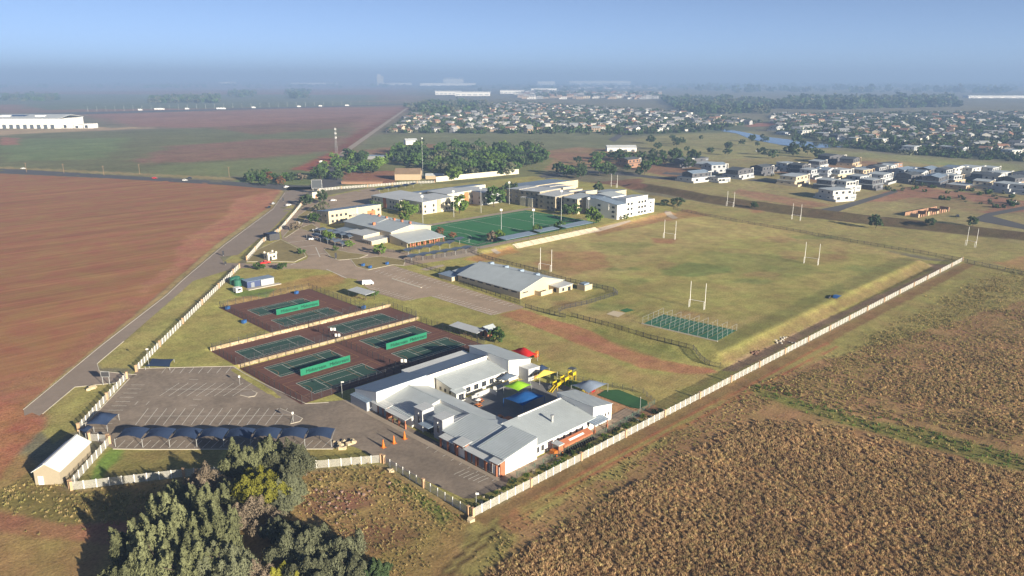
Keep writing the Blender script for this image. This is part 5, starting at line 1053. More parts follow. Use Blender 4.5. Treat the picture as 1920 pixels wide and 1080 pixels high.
woods('estate_shrubs', [([(1560, 275), (1700, 290), (1920, 305), (1920, 296), (1700, 280)], 160, 2, 5), ([(1440, 330), (1640, 352), (1920, 400), (1920, 350), (1640, 315)], 130, 1.2, 2.6), ([(880, 480), (960, 470), (1120, 300), (960, 290)], 0, 1, 2)], 'low shrubs round the estate houses', 81)
# ------------------------------------------------------------------ tall brown grass, veld tufts
def tuft_mesh(seed, nb, hgt, spread, m):
    g = np.random.default_rng(seed); v, f = [], []
    for i in range(nb):
        a = g.uniform(0, 6.28); r = spread * g.random() ** .7; x, y = r * math.cos(a), r * math.sin(a); h = hgt * g.uniform(.6, 1.15); w = .055 * hgt * g.uniform(.8, 1.6); t = g.uniform(0, 3.14); lx, ly = g.normal(0, .22 * hgt, 2)
        o = len(v); dx, dy = w * math.cos(t), w * math.sin(t)
        v += [(x - dx, y - dy, -.05), (x + dx, y + dy, -.05), (x + lx * .5 + dx * 1.5, y + ly * .5 + dy * 1.5, h * .6), (x + lx * .5 - dx * 1.5, y + ly * .5 - dy * 1.5, h * .6), (x + lx, y + ly, h)]; f += [(o, o + 1, o + 2, o + 3), (o + 3, o + 2, o + 4, o + 4)]
    mb = MB(); mb.v = v; mb.f = [q if q[2] != q[3] else q[:3] for q in f]; mb.m = [0] * len(f); return mb.mesh('tuft', m)
TG = [mat('straw_%d' % i, c, .95, .35, .6, spec=.1, rnd=.3, trans=.35) for i, c in enumerate([(.50, .35, .19), (.42, .28, .15), (.45, .35, .17), (.37, .25, .14)])]
VG = [mat('veld_%d' % i, c, .95, .35, .6, spec=.1, rnd=.35, trans=.2) for i, c in enumerate([(.30, .24, .10), (.22, .20, .075), (.34, .26, .125)])]
DITCH = GP([(1408, 722), (1440, 727), (1600, 772), (1760, 800), (1930, 848), (1930, 892), (1740, 845), (1560, 796), (1420, 744)])
def tufts(name, polys, protos, seed, label):
    g = np.random.default_rng(seed); P, Sc, Rt = [], [], []
    for pts, dens, s0, s1, patch in polys:
        Q = GP(pts); us = [p[0] for p in Q]; vs = [p[1] for p in Q]; A = (max(us) - min(us)) * (max(vs) - min(vs)); n = int(A * dens)
        u = g.uniform(min(us), max(us), n); v = g.uniform(min(vs), max(vs), n); k = poly_sd(u, v, Q) + (fbm(u, v, 12, 91) - .5) * 12 + g.normal(0, 2.5, n) < 0
        w = fbm(u, v, 9, 77); k &= g.random(n) < np.clip(.35 + (w - .42) * patch + .45, .1, 1); k &= (v < 102.5) | (u < 92); k &= (poly_sd(u, v, DITCH) > -.5) | (name == 'green_ditch_weeds'); u, v, w = u[k], v[k], w[k]
        P.append(np.stack([u, v, hz(u, v)], 1)); s = g.uniform(s0, s1, len(u)) * (.55 + .5 * w + .55 * fbm(u, v, 30, 55)); Sc.append(np.stack([s * g.uniform(.8, 1.3, len(u)), s * g.uniform(.8, 1.3, len(u)), s], 1)); Rt.append(np.stack([g.normal(0, .08, len(u)), g.normal(0, .08, len(u)), g.uniform(0, 6.28, len(u))], 1))
    P, Sc, Rt = np.concatenate(P), np.concatenate(Sc), np.concatenate(Rt); gn_scatter(name, P, Sc, Rt, g.integers(0, len(protos), len(P)), protos, label); return len(P)
n1 = tufts('tall_brown_grass', [([(900, 1100), (1000, 1020), (1130, 945), (1300, 858), (1390, 800), (1450, 790), (1600, 812), (1760, 850), (1960, 900), (1960, 1250), (840, 1250)], 3.8, .34, .62, 1.6), ([(1660, 690), (1960, 620), (1960, 810), (1780, 785), (1650, 740)], 1.6, .28, .5, 3.0)],
           [tuft_mesh(i, 16, 1.0, .6, TG[i % 4]) for i in range(8)], 5, 'tall dry brown grass outside the long panel fence')
n2 = tufts('veld_grass', [([(920, 1000), (1180, 860), (1400, 745), (1600, 650), (1900, 500), (1960, 520), (1700, 640), (1440, 760), (1200, 880), (980, 1010), (1330, 850), (1140, 950), (1000, 1030), (900, 1110), (800, 1250)], 1.2, .2, .42, 2.5), ([(1440, 740), (1600, 660), (1860, 520), (1990, 540), (1990, 840), (1760, 800), (1560, 770)], 1.1, .28, .5, 2.5), ([(560, 890), (715, 876), (800, 930), (870, 975), (800, 1070), (640, 1080), (560, 960)], 1.6, .18, .4, 2.0), ([(0, 930), (60, 890), (130, 925), (340, 905), (300, 960), (100, 975)], 1.2, .3, .55, 2.0), ([(1410, 730), (1600, 782), (1760, 812), (1930, 862), (1930, 884), (1740, 836), (1560, 788)], 0., .3, .6, 1.0)],
           [tuft_mesh(40 + i, 12, 1.0, .6, VG[i % 3]) for i in range(6)], 6, 'short dry veld grass outside the fences')
n3 = tufts('green_ditch_weeds', [([(1408, 726), (1440, 730), (1600, 779), (1760, 809), (1930, 858), (1930, 884), (1740, 838), (1560, 790), (1420, 741)], .8, .25, .6, 3.0), ([(735, 895), (790, 925), (850, 968), (830, 985), (770, 930), (728, 905)], 1.2, .2, .45, 1.0)], [tuft_mesh(70 + i, 12, 1.0, .6, LEAF['bright' if i % 2 else 'green']) for i in range(4)] + [tuft_mesh(80 + i, 12, 1.0, .6, VG[i]) for i in range(3)], 7, 'green weeds along the ditch through the brown grass')
print('tufts', n1, n2, n3)
# planted strip inside the long fence
def planting():
    for i in range(34):
        u = 96 + i * 2.15 + rng.uniform(-.6, .6); v = rng.uniform(107.6, 110.2)
        small_tree(u, v, rng.uniform(.45, .95), rng.choice(['green', 'dark', 'bright']), 'low shrub in the planted strip inside the long fence', 'shrubs of the planted strip', 'bush')
    m = [STONEM[0], STONEM[2], CONC]
    for i in range(70):
        u = rng.uniform(97, 168); v = rng.uniform(107.4, 110.8); s = rng.uniform(.18, .42)
        me = shared(('rock', i % 6), lambda: MB().prism([(-1, -.7), (.6, -1), (1.1, .3), (.2, 1), (-.9, .7)], -.3, [.5, .7, .45, .8, .6]).mesh('rock', m[i % 3]))
        o = ob('rock', me, None, (u, v, H(u, v)), rng.uniform(0, 6), label='pale rock in the planted strip inside the long fence', cat='rock', group='rocks of the planted strip'); o.scale = (s, s, s)
planting()
# ------------------------------------------------------------------ shade-net carports and sails
def canopy_mesh(w, d, z_post, z_mid, z_back, m):
    def f():
        mb = MB(); nx, ny = 10, 6
        for j in range(ny + 1):
            t = j / ny
            for i in range(nx + 1):
                s = i / nx; arch = math.sin(math.pi * s); sag = math.sin(math.pi * t)
                mb.v.append((s * w + (.5 - s) * .5 * sag, t * d - .35 * math.sin(math.pi * s) * (1 - t) * -1, z_post + (z_mid - z_post) * arch * (1 - .35 * t) + (z_back - z_post) * t - .12 * sag * (1 - arch)))
        for j in range(ny):
            for i in range(nx): a = j * (nx + 1) + i; mb.f.append((a, a + 1, a + nx + 2, a + nx + 1)); mb.m.append(0)
        return mb.mesh('canopy', m, True)
    return shared(('canopy', round(w, 2), d, z_post, z_mid, z_back, m.name), f)
ORD = ['first', 'second', 'third', 'fourth', 'fifth', 'sixth', 'seventh', 'eighth', 'ninth', 'tenth']
def shade_row(p, q, n, d, m, label, group, zp=2.2, zm=2.95, zb=2.5):
    (u0, v0), (u1, v1) = G(*p), G(*q); L = math.hypot(u1 - u0, v1 - v0); w = L / n; a = math.atan2(v1 - v0, u1 - u0)
    for i in range(n):
        u, v = u0 + (u1 - u0) * i / n, v0 + (v1 - v0) * i / n
        r = thing('shade_carport', (u, v, H(u, v)), a, label % ORD[i], 'carport', group)
        ob('canopy', canopy_mesh(w * .985, d, zp, zm, zb, m), r)
        for x in ((.05, w - .1) if i == n - 1 else (.05,)):
            part('post', MB().tube((x, .1, -.2), (x, .1, zp), .09, .07), STEEL, r); part('arm', MB().tube((x, .1, zp - .5), (x, d - .2, zb - .1), .06, .04), STEEL, r)
shade_row((216, 838), (622, 838), 8, 5.2, NAVYNET, '%s navy shade-net carport counting from the beige shed', 'navy carports along the near car park')
shade_row((575, 447), (642, 466), 5, 5, GREYNET, '%s pale carport of the row beside the road bend', 'carports by the entrance road')
shade_row((588, 437), (655, 452), 5, 5, GREYNET, '%s pale carport of the row nearest the hall', 'carports by the entrance road')
shade_row((772, 492), (893, 468), 6, 5, GREYNET, '%s slate carport of the row behind the pavilion', 'slate carports between hall and pavilion')
shade_row((766, 480), (880, 455), 6, 5, GREYNET, '%s slate carport of the row along the hall veranda', 'slate carports between hall and pavilion')
shade_row((712, 361), (790, 349), 5, 5, NAVYNET, '%s dark carport of the row under the far fence', 'dark carports behind the classrooms')
def sail(C, z, peak, m, label, posts=True, name='shade_sail'):
    P = [Vector((*G(x, y, z), z)) for x, y in C]; c = sum(P, Vector()) / 4; g0 = H(c.x, c.y); r = thing(name, (c.x, c.y, g0), 0, label, 'shade sail', 'coloured shade sails'); mb = MB(); n = 8
    for j in range(n + 1):
        for i in range(n + 1):
            s, t = i / n, j / n; p = P[0] * (1 - s) * (1 - t) + P[1] * s * (1 - t) + P[2] * s * t + P[3] * (1 - s) * t
            k = (1 - abs(2 * s - 1)) * (1 - abs(2 * t - 1)); k = k ** .8; e = max(0, 1 - min(s, 1 - s, t, 1 - t) * 8); pull = .10 * e * (math.sin(math.pi * s) if min(t, 1 - t) < min(s, 1 - s) else math.sin(math.pi * t)); p = p + (c - p) * pull
            mb.v.append((p.x - c.x, p.y - c.y, z - g0 + (peak - z) * k))
    for j in range(n):
        for i in range(n): a = j * (n + 1) + i; mb.f.append((a, a + 1, a + n + 2, a + n + 1)); mb.m.append(0)
    part('canopy', mb, m, r, smooth=True)
    if posts:
        for p in P: part('post', MB().tube((p.x - c.x, p.y - c.y, 0), (p.x - c.x, p.y - c.y, z - g0), .07), m if m.name.startswith('blue') else STEEL, r)
cl = lambda n, c: mat(n, c, .75, .08, 2, trans=.2)
sail([(944, 747), (980, 761), (1021, 742), (986, 729)], 2.7, 4.4, cl('blue_sail_net', (.012, .09, .30)), 'big royal blue shade sail in the preschool courtyard')
sail([(944, 724), (972, 733), (997, 721), (970, 713)], 2.6, 4.0, cl('lime_sail_net', (.27, .55, .03)), 'lime green shade sail beside the blue one')
sail([(995, 711), (1012, 708), (1045, 697), (1026, 696)], 2.4, 4.1, cl('yellow_sail_net', (.62, .45, .08)), 'yellow shade sail behind the preschool toilets')
sail([(1071, 722), (1104, 737), (1140, 719), (1106, 712)], 2.6, 4.2, cl('pale_blue_sail_net', (.20, .25, .34)), 'pale grey-blue shade sail over the sand pit')
sail([(958, 657), (988, 671), (1008, 664), (978, 652)], 2.4, 4.2, cl('red_sail_net', (.55, .02, .02)), 'bright red shade sail behind the preschool end block')
sail([(928, 710), (946, 714), (972, 704), (953, 699)], 2.4, 3.6, GREYNET, 'slate shade sail against the classroom wing')
sail([(1000, 690), (1012, 697), (1030, 690), (1016, 683)], 2.2, 3.2, NAVYNET, 'dark shade net beside the yellow sail')
sail([(160, 795), (200, 797), (222, 776), (188, 772)], 2.6, 4.2, NAVYNET, 'slumped navy shade sail at the car park edge by the shed')
sail([(148, 806), (160, 812), (175, 800), (166, 796)], 2.2, 2.6, NAVYNET, 'small navy net half hidden behind the shed roof')
sail([(272, 687), (318, 688), (326, 673), (285, 672)], 2.8, 3.0, NAVYNET, 'flat navy canopy beside the car park gate')
# ------------------------------------------------------------------ playground, tyre truck, cones
YEL = mat('yellow_plastic', (.52, .38, .015), .45, .05); REDP = mat('red_plastic', (.60, .03, .02), .45, .05); ORG = mat('orange_paint', (.52, .15, .02), .5, .06); BLUEP = mat('blue_paint', (.03, .10, .28), .5, .06)
def playset():
    p = GZ(1044, 729); r = thing('climbing_frame', p, .12, 'yellow climbing frame with slides on the playground', 'climbing frame')
    for k, (x, z) in enumerate(((0, 1.3), (4, 1.7), (8, 2.1))):
        part('platform', MB().box(x - .9, x + .9, -.9, .9, z - .1, z), YEL, r)
        for sx in (-.85, .85):
            for sy in (-.85, .85): part('post', MB().tube((x + sx, sy, -.1), (x + sx, sy, z + 1.1), .09), YEL, r)
        part('guard', MB().box(x - .85, x + .85, .82, .88, z + .1, z + .9).box(x - .85, x + .85, -.88, -.82, z + .1, z + .9), YEL, r)
    for a, b, za, zb in ((.95, 3.05, 1.3, 1.7), (4.95, 7.05, 1.7, 2.1)): part('bridge', MB().slab([(a, -.5, za), (b, -.5, zb), (b, .5, zb), (a, .5, za)], .1), YEL, r)
    for y in (-.4, .5): part('slide', MB().slab([(-3.6, y - .35, .15), (-.9, y - .35, 1.3), (-.9, y + .35, 1.3), (-3.6, y + .35, .15)], .08).slab([(-3.6, y - .40, .35), (-.9, y - .40, 1.55), (-.9, y - .36, 1.55), (-3.6, y - .36, .35)], .25), YEL, r)
    part('tower_roof', MB().prism([(7, -1), (9, -1), (9, 1), (7, 1)], 4.0, 4.15), DARKTRIM, r)
    for s in ((7.1, -.9), (8.9, -.9), (8.9, .9), (7.1, .9)): part('roof_post', MB().tube((*s, 2.1), (*s, 4.0), .06), DSTEEL, r)
playset()
for px, py, lb in ((1006, 671, 'small red and blue slide under the red sail'), (1112, 736, 'small red play seat under the pale sail'), (1097, 734, 'small yellow play table under the pale sail')):
    r = at_rot('play_item', px, py, lb, 'toy', .4); m = REDP if 'red' in lb else YEL
    part('seat', MB().box(-.8, .8, -.5, .5, .5, .65), m, r); part('back', MB().box(-.8, .8, .45, .55, .65, 1.3), m, r)
    for x in (-.7, .7): part('leg', MB().tube((x, 0, 0), (x, 0, .5), .06), m, r)
    if 'slide' in lb: part('slide', MB().slab([(.8, -.3, 1.2), (2.4, -.3, .2), (2.4, .3, .2), (.8, .3, 1.2)][::1], .08), BLUEP, r); part('tower', MB().box(-.7, .7, -.4, .4, .66, 2.4), ORG, r)
def play_truck():
    r = thing('play_truck', (125.6, 112.6, .08), 0, 'orange play truck with rows of tyres beside the preschool wing', 'play truck')
    part('cab', MB().box(0, 1.7, -1.1, 1.1, .5, 2.6), mat('faded_orange_paint', (.36, .13, .065), .6, .12), r); part('cab_roof', MB().box(-.15, 1.9, -1.25, 1.25, 2.6, 2.8), ROOFP, r); part('windscreen', MB().box(-.05, -.002, -.9, .9, 1.5, 2.4), GLASS, r); part('bonnet', MB().box(-1.2, -.06, -.8, .8, .5, 1.4), ORG, r)
    part('trailer', MB().prism([(2.2, -1.0), (13.2, -1.0), (13.2, .9), (2.2, .9)], 1.2, [1.75, 1.75, 2.5, 2.5]), mat('faded_orange_paint', (.36, .13, .065), .6, .12), r); part('lettering_stripe', MB().slab([(5, -.35, 2.03), (10.6, -.35, 2.03), (10.6, .2, 2.25), (5, .2, 2.25)], .02), TRIM, r)
    for i in range(13): part('tyre', MB().tube((2.6 + i * .82, -1.55, .5), (2.6 + i * .82 + .28, -1.55, .5), .5, n=12), TYRE, r)
    for x in (-.9, 1.2):
        w = part('wheel', MB().tube((x, -1.3, .45), (x, -1.0, .45), .45, n=12), TYRE, r); part('hub', MB().tube((x, -1.33, .45), (x, -1.31, .45), .22, n=8), ORG, w)
play_truck()
for i, (x, y) in enumerate(((718.8, 839), (738.8, 831.2), (758.6, 823))):
    r = at_rot('traffic_cone', x, y, ['giant orange cone nearest the panel fence', 'middle one of three giant orange cones', 'giant orange cone nearest the preschool front'][i], 'cone', group='giant traffic cones')
    part('body', MB().tube((0, 0, .12), (0, 0, 2.2), .42, .09, 14), ORG, r, smooth=False); part('base', MB().box(-.6, .6, -.6, .6, 0, .12), ORG, r)
# picnic tables and planters in the courtyard
for i, (u, v) in enumerate(((131, 147), (133.5, 149), (128.5, 139.5), (130, 137))):
    r = thing('picnic_table', (u, v, H(u, v) + .07), .3 * i, ['orange picnic table with parasol by the classroom', 'second orange picnic table with parasol', 'orange toy table by the spine wall', 'red toy table beside the orange awning'][i], 'table')
    part('table_top', MB().box(-.8, .8, -.5, .5, .7, .8), ORG, r); part('bench', MB().box(-.8, .8, -1, -.7, .4, .48), ORG, r); part('bench', MB().box(-.8, .8, .7, 1, .4, .48), ORG, r); part('leg', MB().box(-.6, -.5, -.9, .9, 0, .4).box(-.58, -.52, -.1, .1, .4, .7), DSTEEL, r); part('leg', MB().box(.5, .6, -.9, .9, 0, .4).box(.52, .58, -.1, .1, .4, .7), DSTEEL, r)
    if i < 2: part('pole', MB().tube((0, 0, .8), (0, 0, 2.3), .03), TRIM, r); part('parasol', MB().tube((0, 0, 2.1), (0, 0, 2.5), .9, .05, 10), TRIM, r)
# ------------------------------------------------------------------ lamps, basket posts, bins, signs
def post_thing(px, py, h, label, cat, name, head, grp=None):
    r = at_rot(name, px, py, label, cat, -PSI, group=grp); part('pole', MB().tube((0, 0, -.1), (0, 0, h), .07, .05, 8), STEEL, r); part('head', head, TRIM, r)
for px, py, lb in ((450, 721, 'white lamp post on the upper traffic island'), (550, 791, 'white lamp post on the lower traffic island')): post_thing(px, py, 2.6, lb, 'lamp post', 'lamp_post', MB().box(-.22, .22, -.22, .22, 2.3, 2.9))
post_thing(642, 747, 5.2, 'camera pole at the tennis corner by the preschool', 'pole', 'camera_pole', MB().box(-.1, .7, -.12, .12, 5.0, 5.25)); post_thing(280, 690, 6.5, 'camera pole beside the car park gate canopy', 'pole', 'camera_pole', MB().box(-.3, .4, -.15, .15, 6.1, 6.5)); post_thing(893, 955, 4.2, 'camera pole inside the fence corner', 'pole', 'camera_pole', MB().box(-.1, .6, -.12, .12, 3.6, 4.0)); post_thing(1200, 771, 4.2, 'slim pole beside the mini green', 'pole', 'slim_pole', MB().box(-.08, .08, -.08, .08, 4.2, 4.3))
for px, py, lb in ((556, 551, 'blue bin at the top corner of the tennis terrace'), (427, 580, 'blue bin at the left corner of the top terrace'), (458, 606, 'blue bin on the lawn beside the terrace edge'), (682, 579, 'blue bin at the far corner of the top terrace'), (681, 499, 'blue bench bin on the lawn island'), (694, 503, 'second blue bench bin on the lawn island'), (726, 496, 'third blue bench bin near the fence')):
    r = at_rot('waste_bin', px, py, lb, 'bin', .4, group='blue bins'); part('body', MB().box(-.8, .8, -.5, .5, .1, 1.1), BLUEP, r); part('lid', MB().box(-.85, .85, -.55, .55, 1.1, 1.2), BLUEP, r)
for px, py, h, lb in ((419, 480, 2.6, 'black sign box beside the entrance turn'), (423, 497, 1.8, 'small dark post at the sliding gate'), (630, 486, 3.2, 'tall dark sign on the lawn island'), (531, 378, 3, 'dark sign box at the second gate')):
    r = at_rot('sign_box', px, py, lb, 'sign', -PSI); part('board', MB().box(-.5, .5, -.12, .12, .5, h), DSTEEL, r); part('post', MB().tube((0, 0, -.1), (0, 0, .5), .08), STEEL, r)
def stones(px, py, n, s, label, cat='rubble', m=STONEM[2], k=1.0):
    p = GZ(px, py); r = thing('rubble_heap', p, 0, label, cat)
    for i in range(n):
        me = MB().prism([(-.6, -.4), (.4, -.6), (.7, .3), (0, .6), (-.7, .3)], -.2, [.3, .5, .3, .6, .4]).mesh('block', m); o = ob('block', me, r, (rng.gauss(0, s), rng.gauss(0, s), .1), rng.uniform(0, 6)); o.scale = [rng.uniform(.5, 1.3) * k] * 3
stones(172, 729, 9, .7, 'pale sandstone slab heap beside the car park exit'); stones(1465, 637, 26, 2.6, 'grey building rubble heap on the bank beside the track', m=CONC, k=.6); stones(1415, 660, 16, 2.0, 'reddish brick heap at the foot of the bank', m=mat('dull_brick', (.20, .12, .09), .9, .2), k=.6); stones(635, 935, 32, 4.5, 'scattered pinkish stones on the veld patch', m=mat('pink_stone', (.24, .16, .13), .9, .2), k=.45); stones(650, 832, 14, 1.6, 'rockery at the end of the navy carports'); stones(737, 884, 2, .3, 'pale flat stone by the fence corner'); stones(883, 975, 2, .3, 'small pale stone under the corner pier')
r = at_rot('blue_tarpaulin', 1570, 557, 'crumpled blue tarpaulin on the edge of the field', 'tarpaulin'); part('sheet', MB().add([(-3, -1, .1), (-1, -1.4, .7), (1.2, -1, .4), (3, -.8, .1), (-2.6, 1, .2), (-.6, 1.3, .9), (1.4, 1, .6), (3.2, 1.2, .1)], [(0, 1, 5, 4), (1, 2, 6, 5), (2, 3, 7, 6)]), BLUEP, r); part('roll', MB().tube((-5, 1.5, .2), (-1, 2.4, .3), .3), DSTEEL, r)
# ------------------------------------------------------------------ vehicles
def paint(n, c): return mat(n + '_car_paint', c, .3, .03, spec=.5)
def car_proto(kind, m):
    def prof(P, w0, w1, mi, mb):      # profile in x,z swept across the width
        n = len(P); o = len(mb.v)
        for s in (-1, 1):
            for x, z, k in P: mb.v.append((x, s * (w0 if k == 0 else w1), z))
        for i in range(n): j = (i + 1) % n; mb.f.append((o + i, o + j, o + n + j, o + n + i)); mb.m.append(mi)
        mb.f.append(tuple(o + i for i in reversed(range(n)))); mb.f.append(tuple(o + n + i for i in range(n))); mb.m += [mi, mi]
    if kind == 'van': B = [(-2.4, .35, 0), (2.5, .35, 0), (2.55, .9, 0), (2.1, 1.25, 0), (-2.45, 1.25, 0)]; C = [(-2.4, 1.25, 0), (2.05, 1.25, 0), (1.5, 2.0, 1), (1.3, 2.15, 1), (-2.35, 2.15, 1)]; Gl = [(-2.0, 1.3, 0), (1.8, 1.3, 0), (1.45, 1.85, 1), (-2.0, 1.85, 1)]; w = .85; wx = 1.55
    elif kind == 'pickup': B = [(-2.5, .4, 0), (2.5, .4, 0), (2.5, .85, 0), (1.2, 1.05, 0), (-2.5, 1.05, 0)]; C = [(-.7, 1.05, 0), (1.1, 1.05, 0), (.5, 1.65, 1), (-.55, 1.65, 1)]; Gl = [(-.62, 1.08, 0), (.98, 1.08, 0), (.46, 1.56, 1), (-.55, 1.56, 1)]; w = .85; wx = 1.5
    else: B = [(-2.1, .3, 0), (2.1, .3, 0), (2.15, .65, 0), (1.15, .92, 0), (-1.9, .95, 0), (-2.15, .7, 0)]; C = [(-1.7, .93, 0), (1.0, .93, 0), (.3, 1.42, 1), (-1.1, 1.45, 1)]; Gl = [(-1.5, .95, 0), (.85, .95, 0), (.27, 1.36, 1), (-1.05, 1.38, 1)]; w = .82; wx = 1.3
    b = MB(); prof(B, w, w, 0, b); prof(C, w - .04, w - .2, 0, b); g = MB(); prof(Gl, w - .02, w - .18, 0, g)
    return b.mesh('body', m), g.mesh('side_glass', GLASS), MB().tube((0, -.1, 0), (0, .1, 0), .33, n=12).mesh('wheel', TYRE), w, wx, MB().box(-.03, .03, -.14, .14, -.07, .07).mesh('headlight', TRIM)
CARCOL = {'white': (.75, .75, .74), 'silver': (.40, .42, .44), 'dark': (.03, .035, .05), 'red': (.55, .02, .015), 'blue': (.05, .08, .16)}
def car(px, py, rz, kind, col, label, off=.06):
    b, g, wh, w, wx, hl = shared(('car', kind, col), lambda: car_proto(kind, paint(col, CARCOL[col]))); p = GZ(px, py); r = thing('parked_car' if kind == 'car' else 'minibus' if kind == 'van' else 'pickup_truck', p + Vector((0, 0, off)), rz, label, {'car': 'car', 'van': 'minibus', 'pickup': 'pickup'}[kind], 'vehicles about the school and roads')
    ob('body', b, r); ob('side_glass', g, r)
    for x in (-wx, wx):
        for s in (-1, 1): ob('wheel', wh, r, (x, s * (w - .06), .33))
    for s in (-1, 1): ob('headlight', hl, r, (2.15 if kind == 'car' else 2.5, s * .55, .62))
RD = math.atan2(*(lambda a, b: (b[1] - a[1], b[0] - a[0]))(G(300, 560), G(420, 458)))
for a in ((497, 495, -.05, 'pickup', 'red', 'red pickup entering beside the guard hut'), (690, 534, -.6, 'van', 'white', 'white minibus at the edge of the brick car park'), (505, 390, RD, 'car', 'dark', 'dark car on the boundary road nearer the field'), (513, 383, RD, 'car', 'silver', 'silver car ahead of the dark one on the boundary road'), (541, 386, .4, 'car', 'white', 'white car waiting at the second gate'), (537, 352, .5, 'pickup', 'white', 'white pickup at the road junction'), (625, 377, -.2, 'car', 'white', 'white car below the upper lawn'),
          (588, 450, -.5, 'pickup', 'white', 'white pickup under the pale carports'), (594, 433, -.5, 'pickup', 'white', 'white pickup between the two pale carport rows'), (44, 317, -.8, 'car', 'white', 'white car on the dark side road far out'), (347, 339, -.7, 'car', 'white', 'white car on the dark side road towards the junction'), (356, 335, -.7, 'car', 'dark', 'dark car on the dark side road meeting the white one'), (290, 335, -.7, 'car', 'red', 'dark red car on the dark side road'), (602, 305, .4, 'van', 'white', 'white van parked by the red earth bank'), (714, 408, .2, 'car', 'blue', 'blue car parked below the classroom block'),
          (724, 411, .2, 'car', 'dark', 'dark car parked below the classroom block'), (735, 413, .2, 'car', 'silver', 'silver car parked below the classroom block'), (1626, 355, .1, 'car', 'white', 'white car in the driveway of the grey estate house'), (1903, 380, -.6, 'car', 'white', 'white car on the red building plot'), (1795, 407, .4, 'pickup', 'dark', 'dark pickup behind the unfinished house'), (474, 420, RD, 'car', 'silver', 'silver car') if 0 else (1419, 284, .2, 'car', 'white', 'white car on the track near the lake'), (560, 420, .9, 'car', 'white', 'white car on the campus road bend') , (1454, 284, .2, 'car', 'white', 'second white car on the track near the lake'), (1475, 284.5, .2, 'van', 'white', 'white van on the track near the lake')):
    car(*a)
# ------------------------------------------------------------------ houses of the estate
HW = {'offwhite': WHITE, 'white': mat('offwhite_render', (.50, .49, .46), .85, .08), 'grey': GREYP, 'tan': mat('tan_render', (.42, .32, .21), .85, .08), 'cream': CREAM, 'dark': mat('charcoal_render', (.09, .09, .10), .85, .1), 'brick': mat('orange_brick', (.27, .155, .10), .9, .2, 3)}
def estate_house(px, py, w, d, st, wall, roof, label, rz=0):
    w *= 1.35; d *= 1.3; p = GZ(px, py); r = thing('estate_house', p, rz, label, 'house', 'modern houses of the estate'); wm = HW[wall]; m2 = HW[rng.choice(['grey', 'dark', wall, wall])]; rm = {'flat': ROOFU, 'dark': DARKTRIM, 'blue': ROOFB}[roof]; g = rng.random
    h1 = 3.7; u0, u1, v0, v1 = -w / 2, w / 2, -d / 2, d / 2
    mono(r, (u0, u1, v0, v1), -.5, [h1] * 4, wm, rm, .3)
    if st > 1:
        a0, a1 = u0 + w * rng.uniform(0, .15), u1 - w * rng.uniform(.05, .3); b0, b1 = v0 + d * rng.uniform(-.03, .15), v1 - d * rng.uniform(.05, .3); hh = 7.4
        if roof == 'flat': mono(r, (a0, a1, b0, b1), h1 + .17, [hh, hh, hh + .2, hh + .2], m2, rm, .5)
        else: gable(r, (a0, a1, b0, b1), h1 + .17, hh, hh + 1.5, m2, rm, rng.choice('uv'), .5)
        wins(r, '-v', b0, a0 + .5, a1 - .5, 3, h1 + .9, 2.6, 1.9, name='window'); wins(r, '-u', a0, b1 - .8, b0 + .8, 2, h1 + 1.3, 1.6, 1.4)
        part('frame_wall', MB().box(a1 + .3, a1 + .7, b0 - 1.4, b0 - .52, -.4, hh + .35).box(a1 - 3.2, a1 + .7, b0 - 1.39, b0 - .53, hh + .352, hh + .75), HW['offwhite'] if wall != 'tan' else wm, r)
    wins(r, '-v', v0, u0 + .6, u1 - 5.5, 2, .4, 3.0, 2.2); wins(r, '-u', u0, v1 - 1, v0 + 1, 2, .8, 1.8, 1.5); door(r, '-v', u1 - 3, v0, 0, 4.2, 2.3)
    part('garden_wall', MB().box(u0 - 2, u0 - 1.8, v0 - 4, v1, -.5, 1.7).box(u0 - 1.79, u1 - 6, v0 - 4, v0 - 3.8, -.5, 1.5), wm, r)
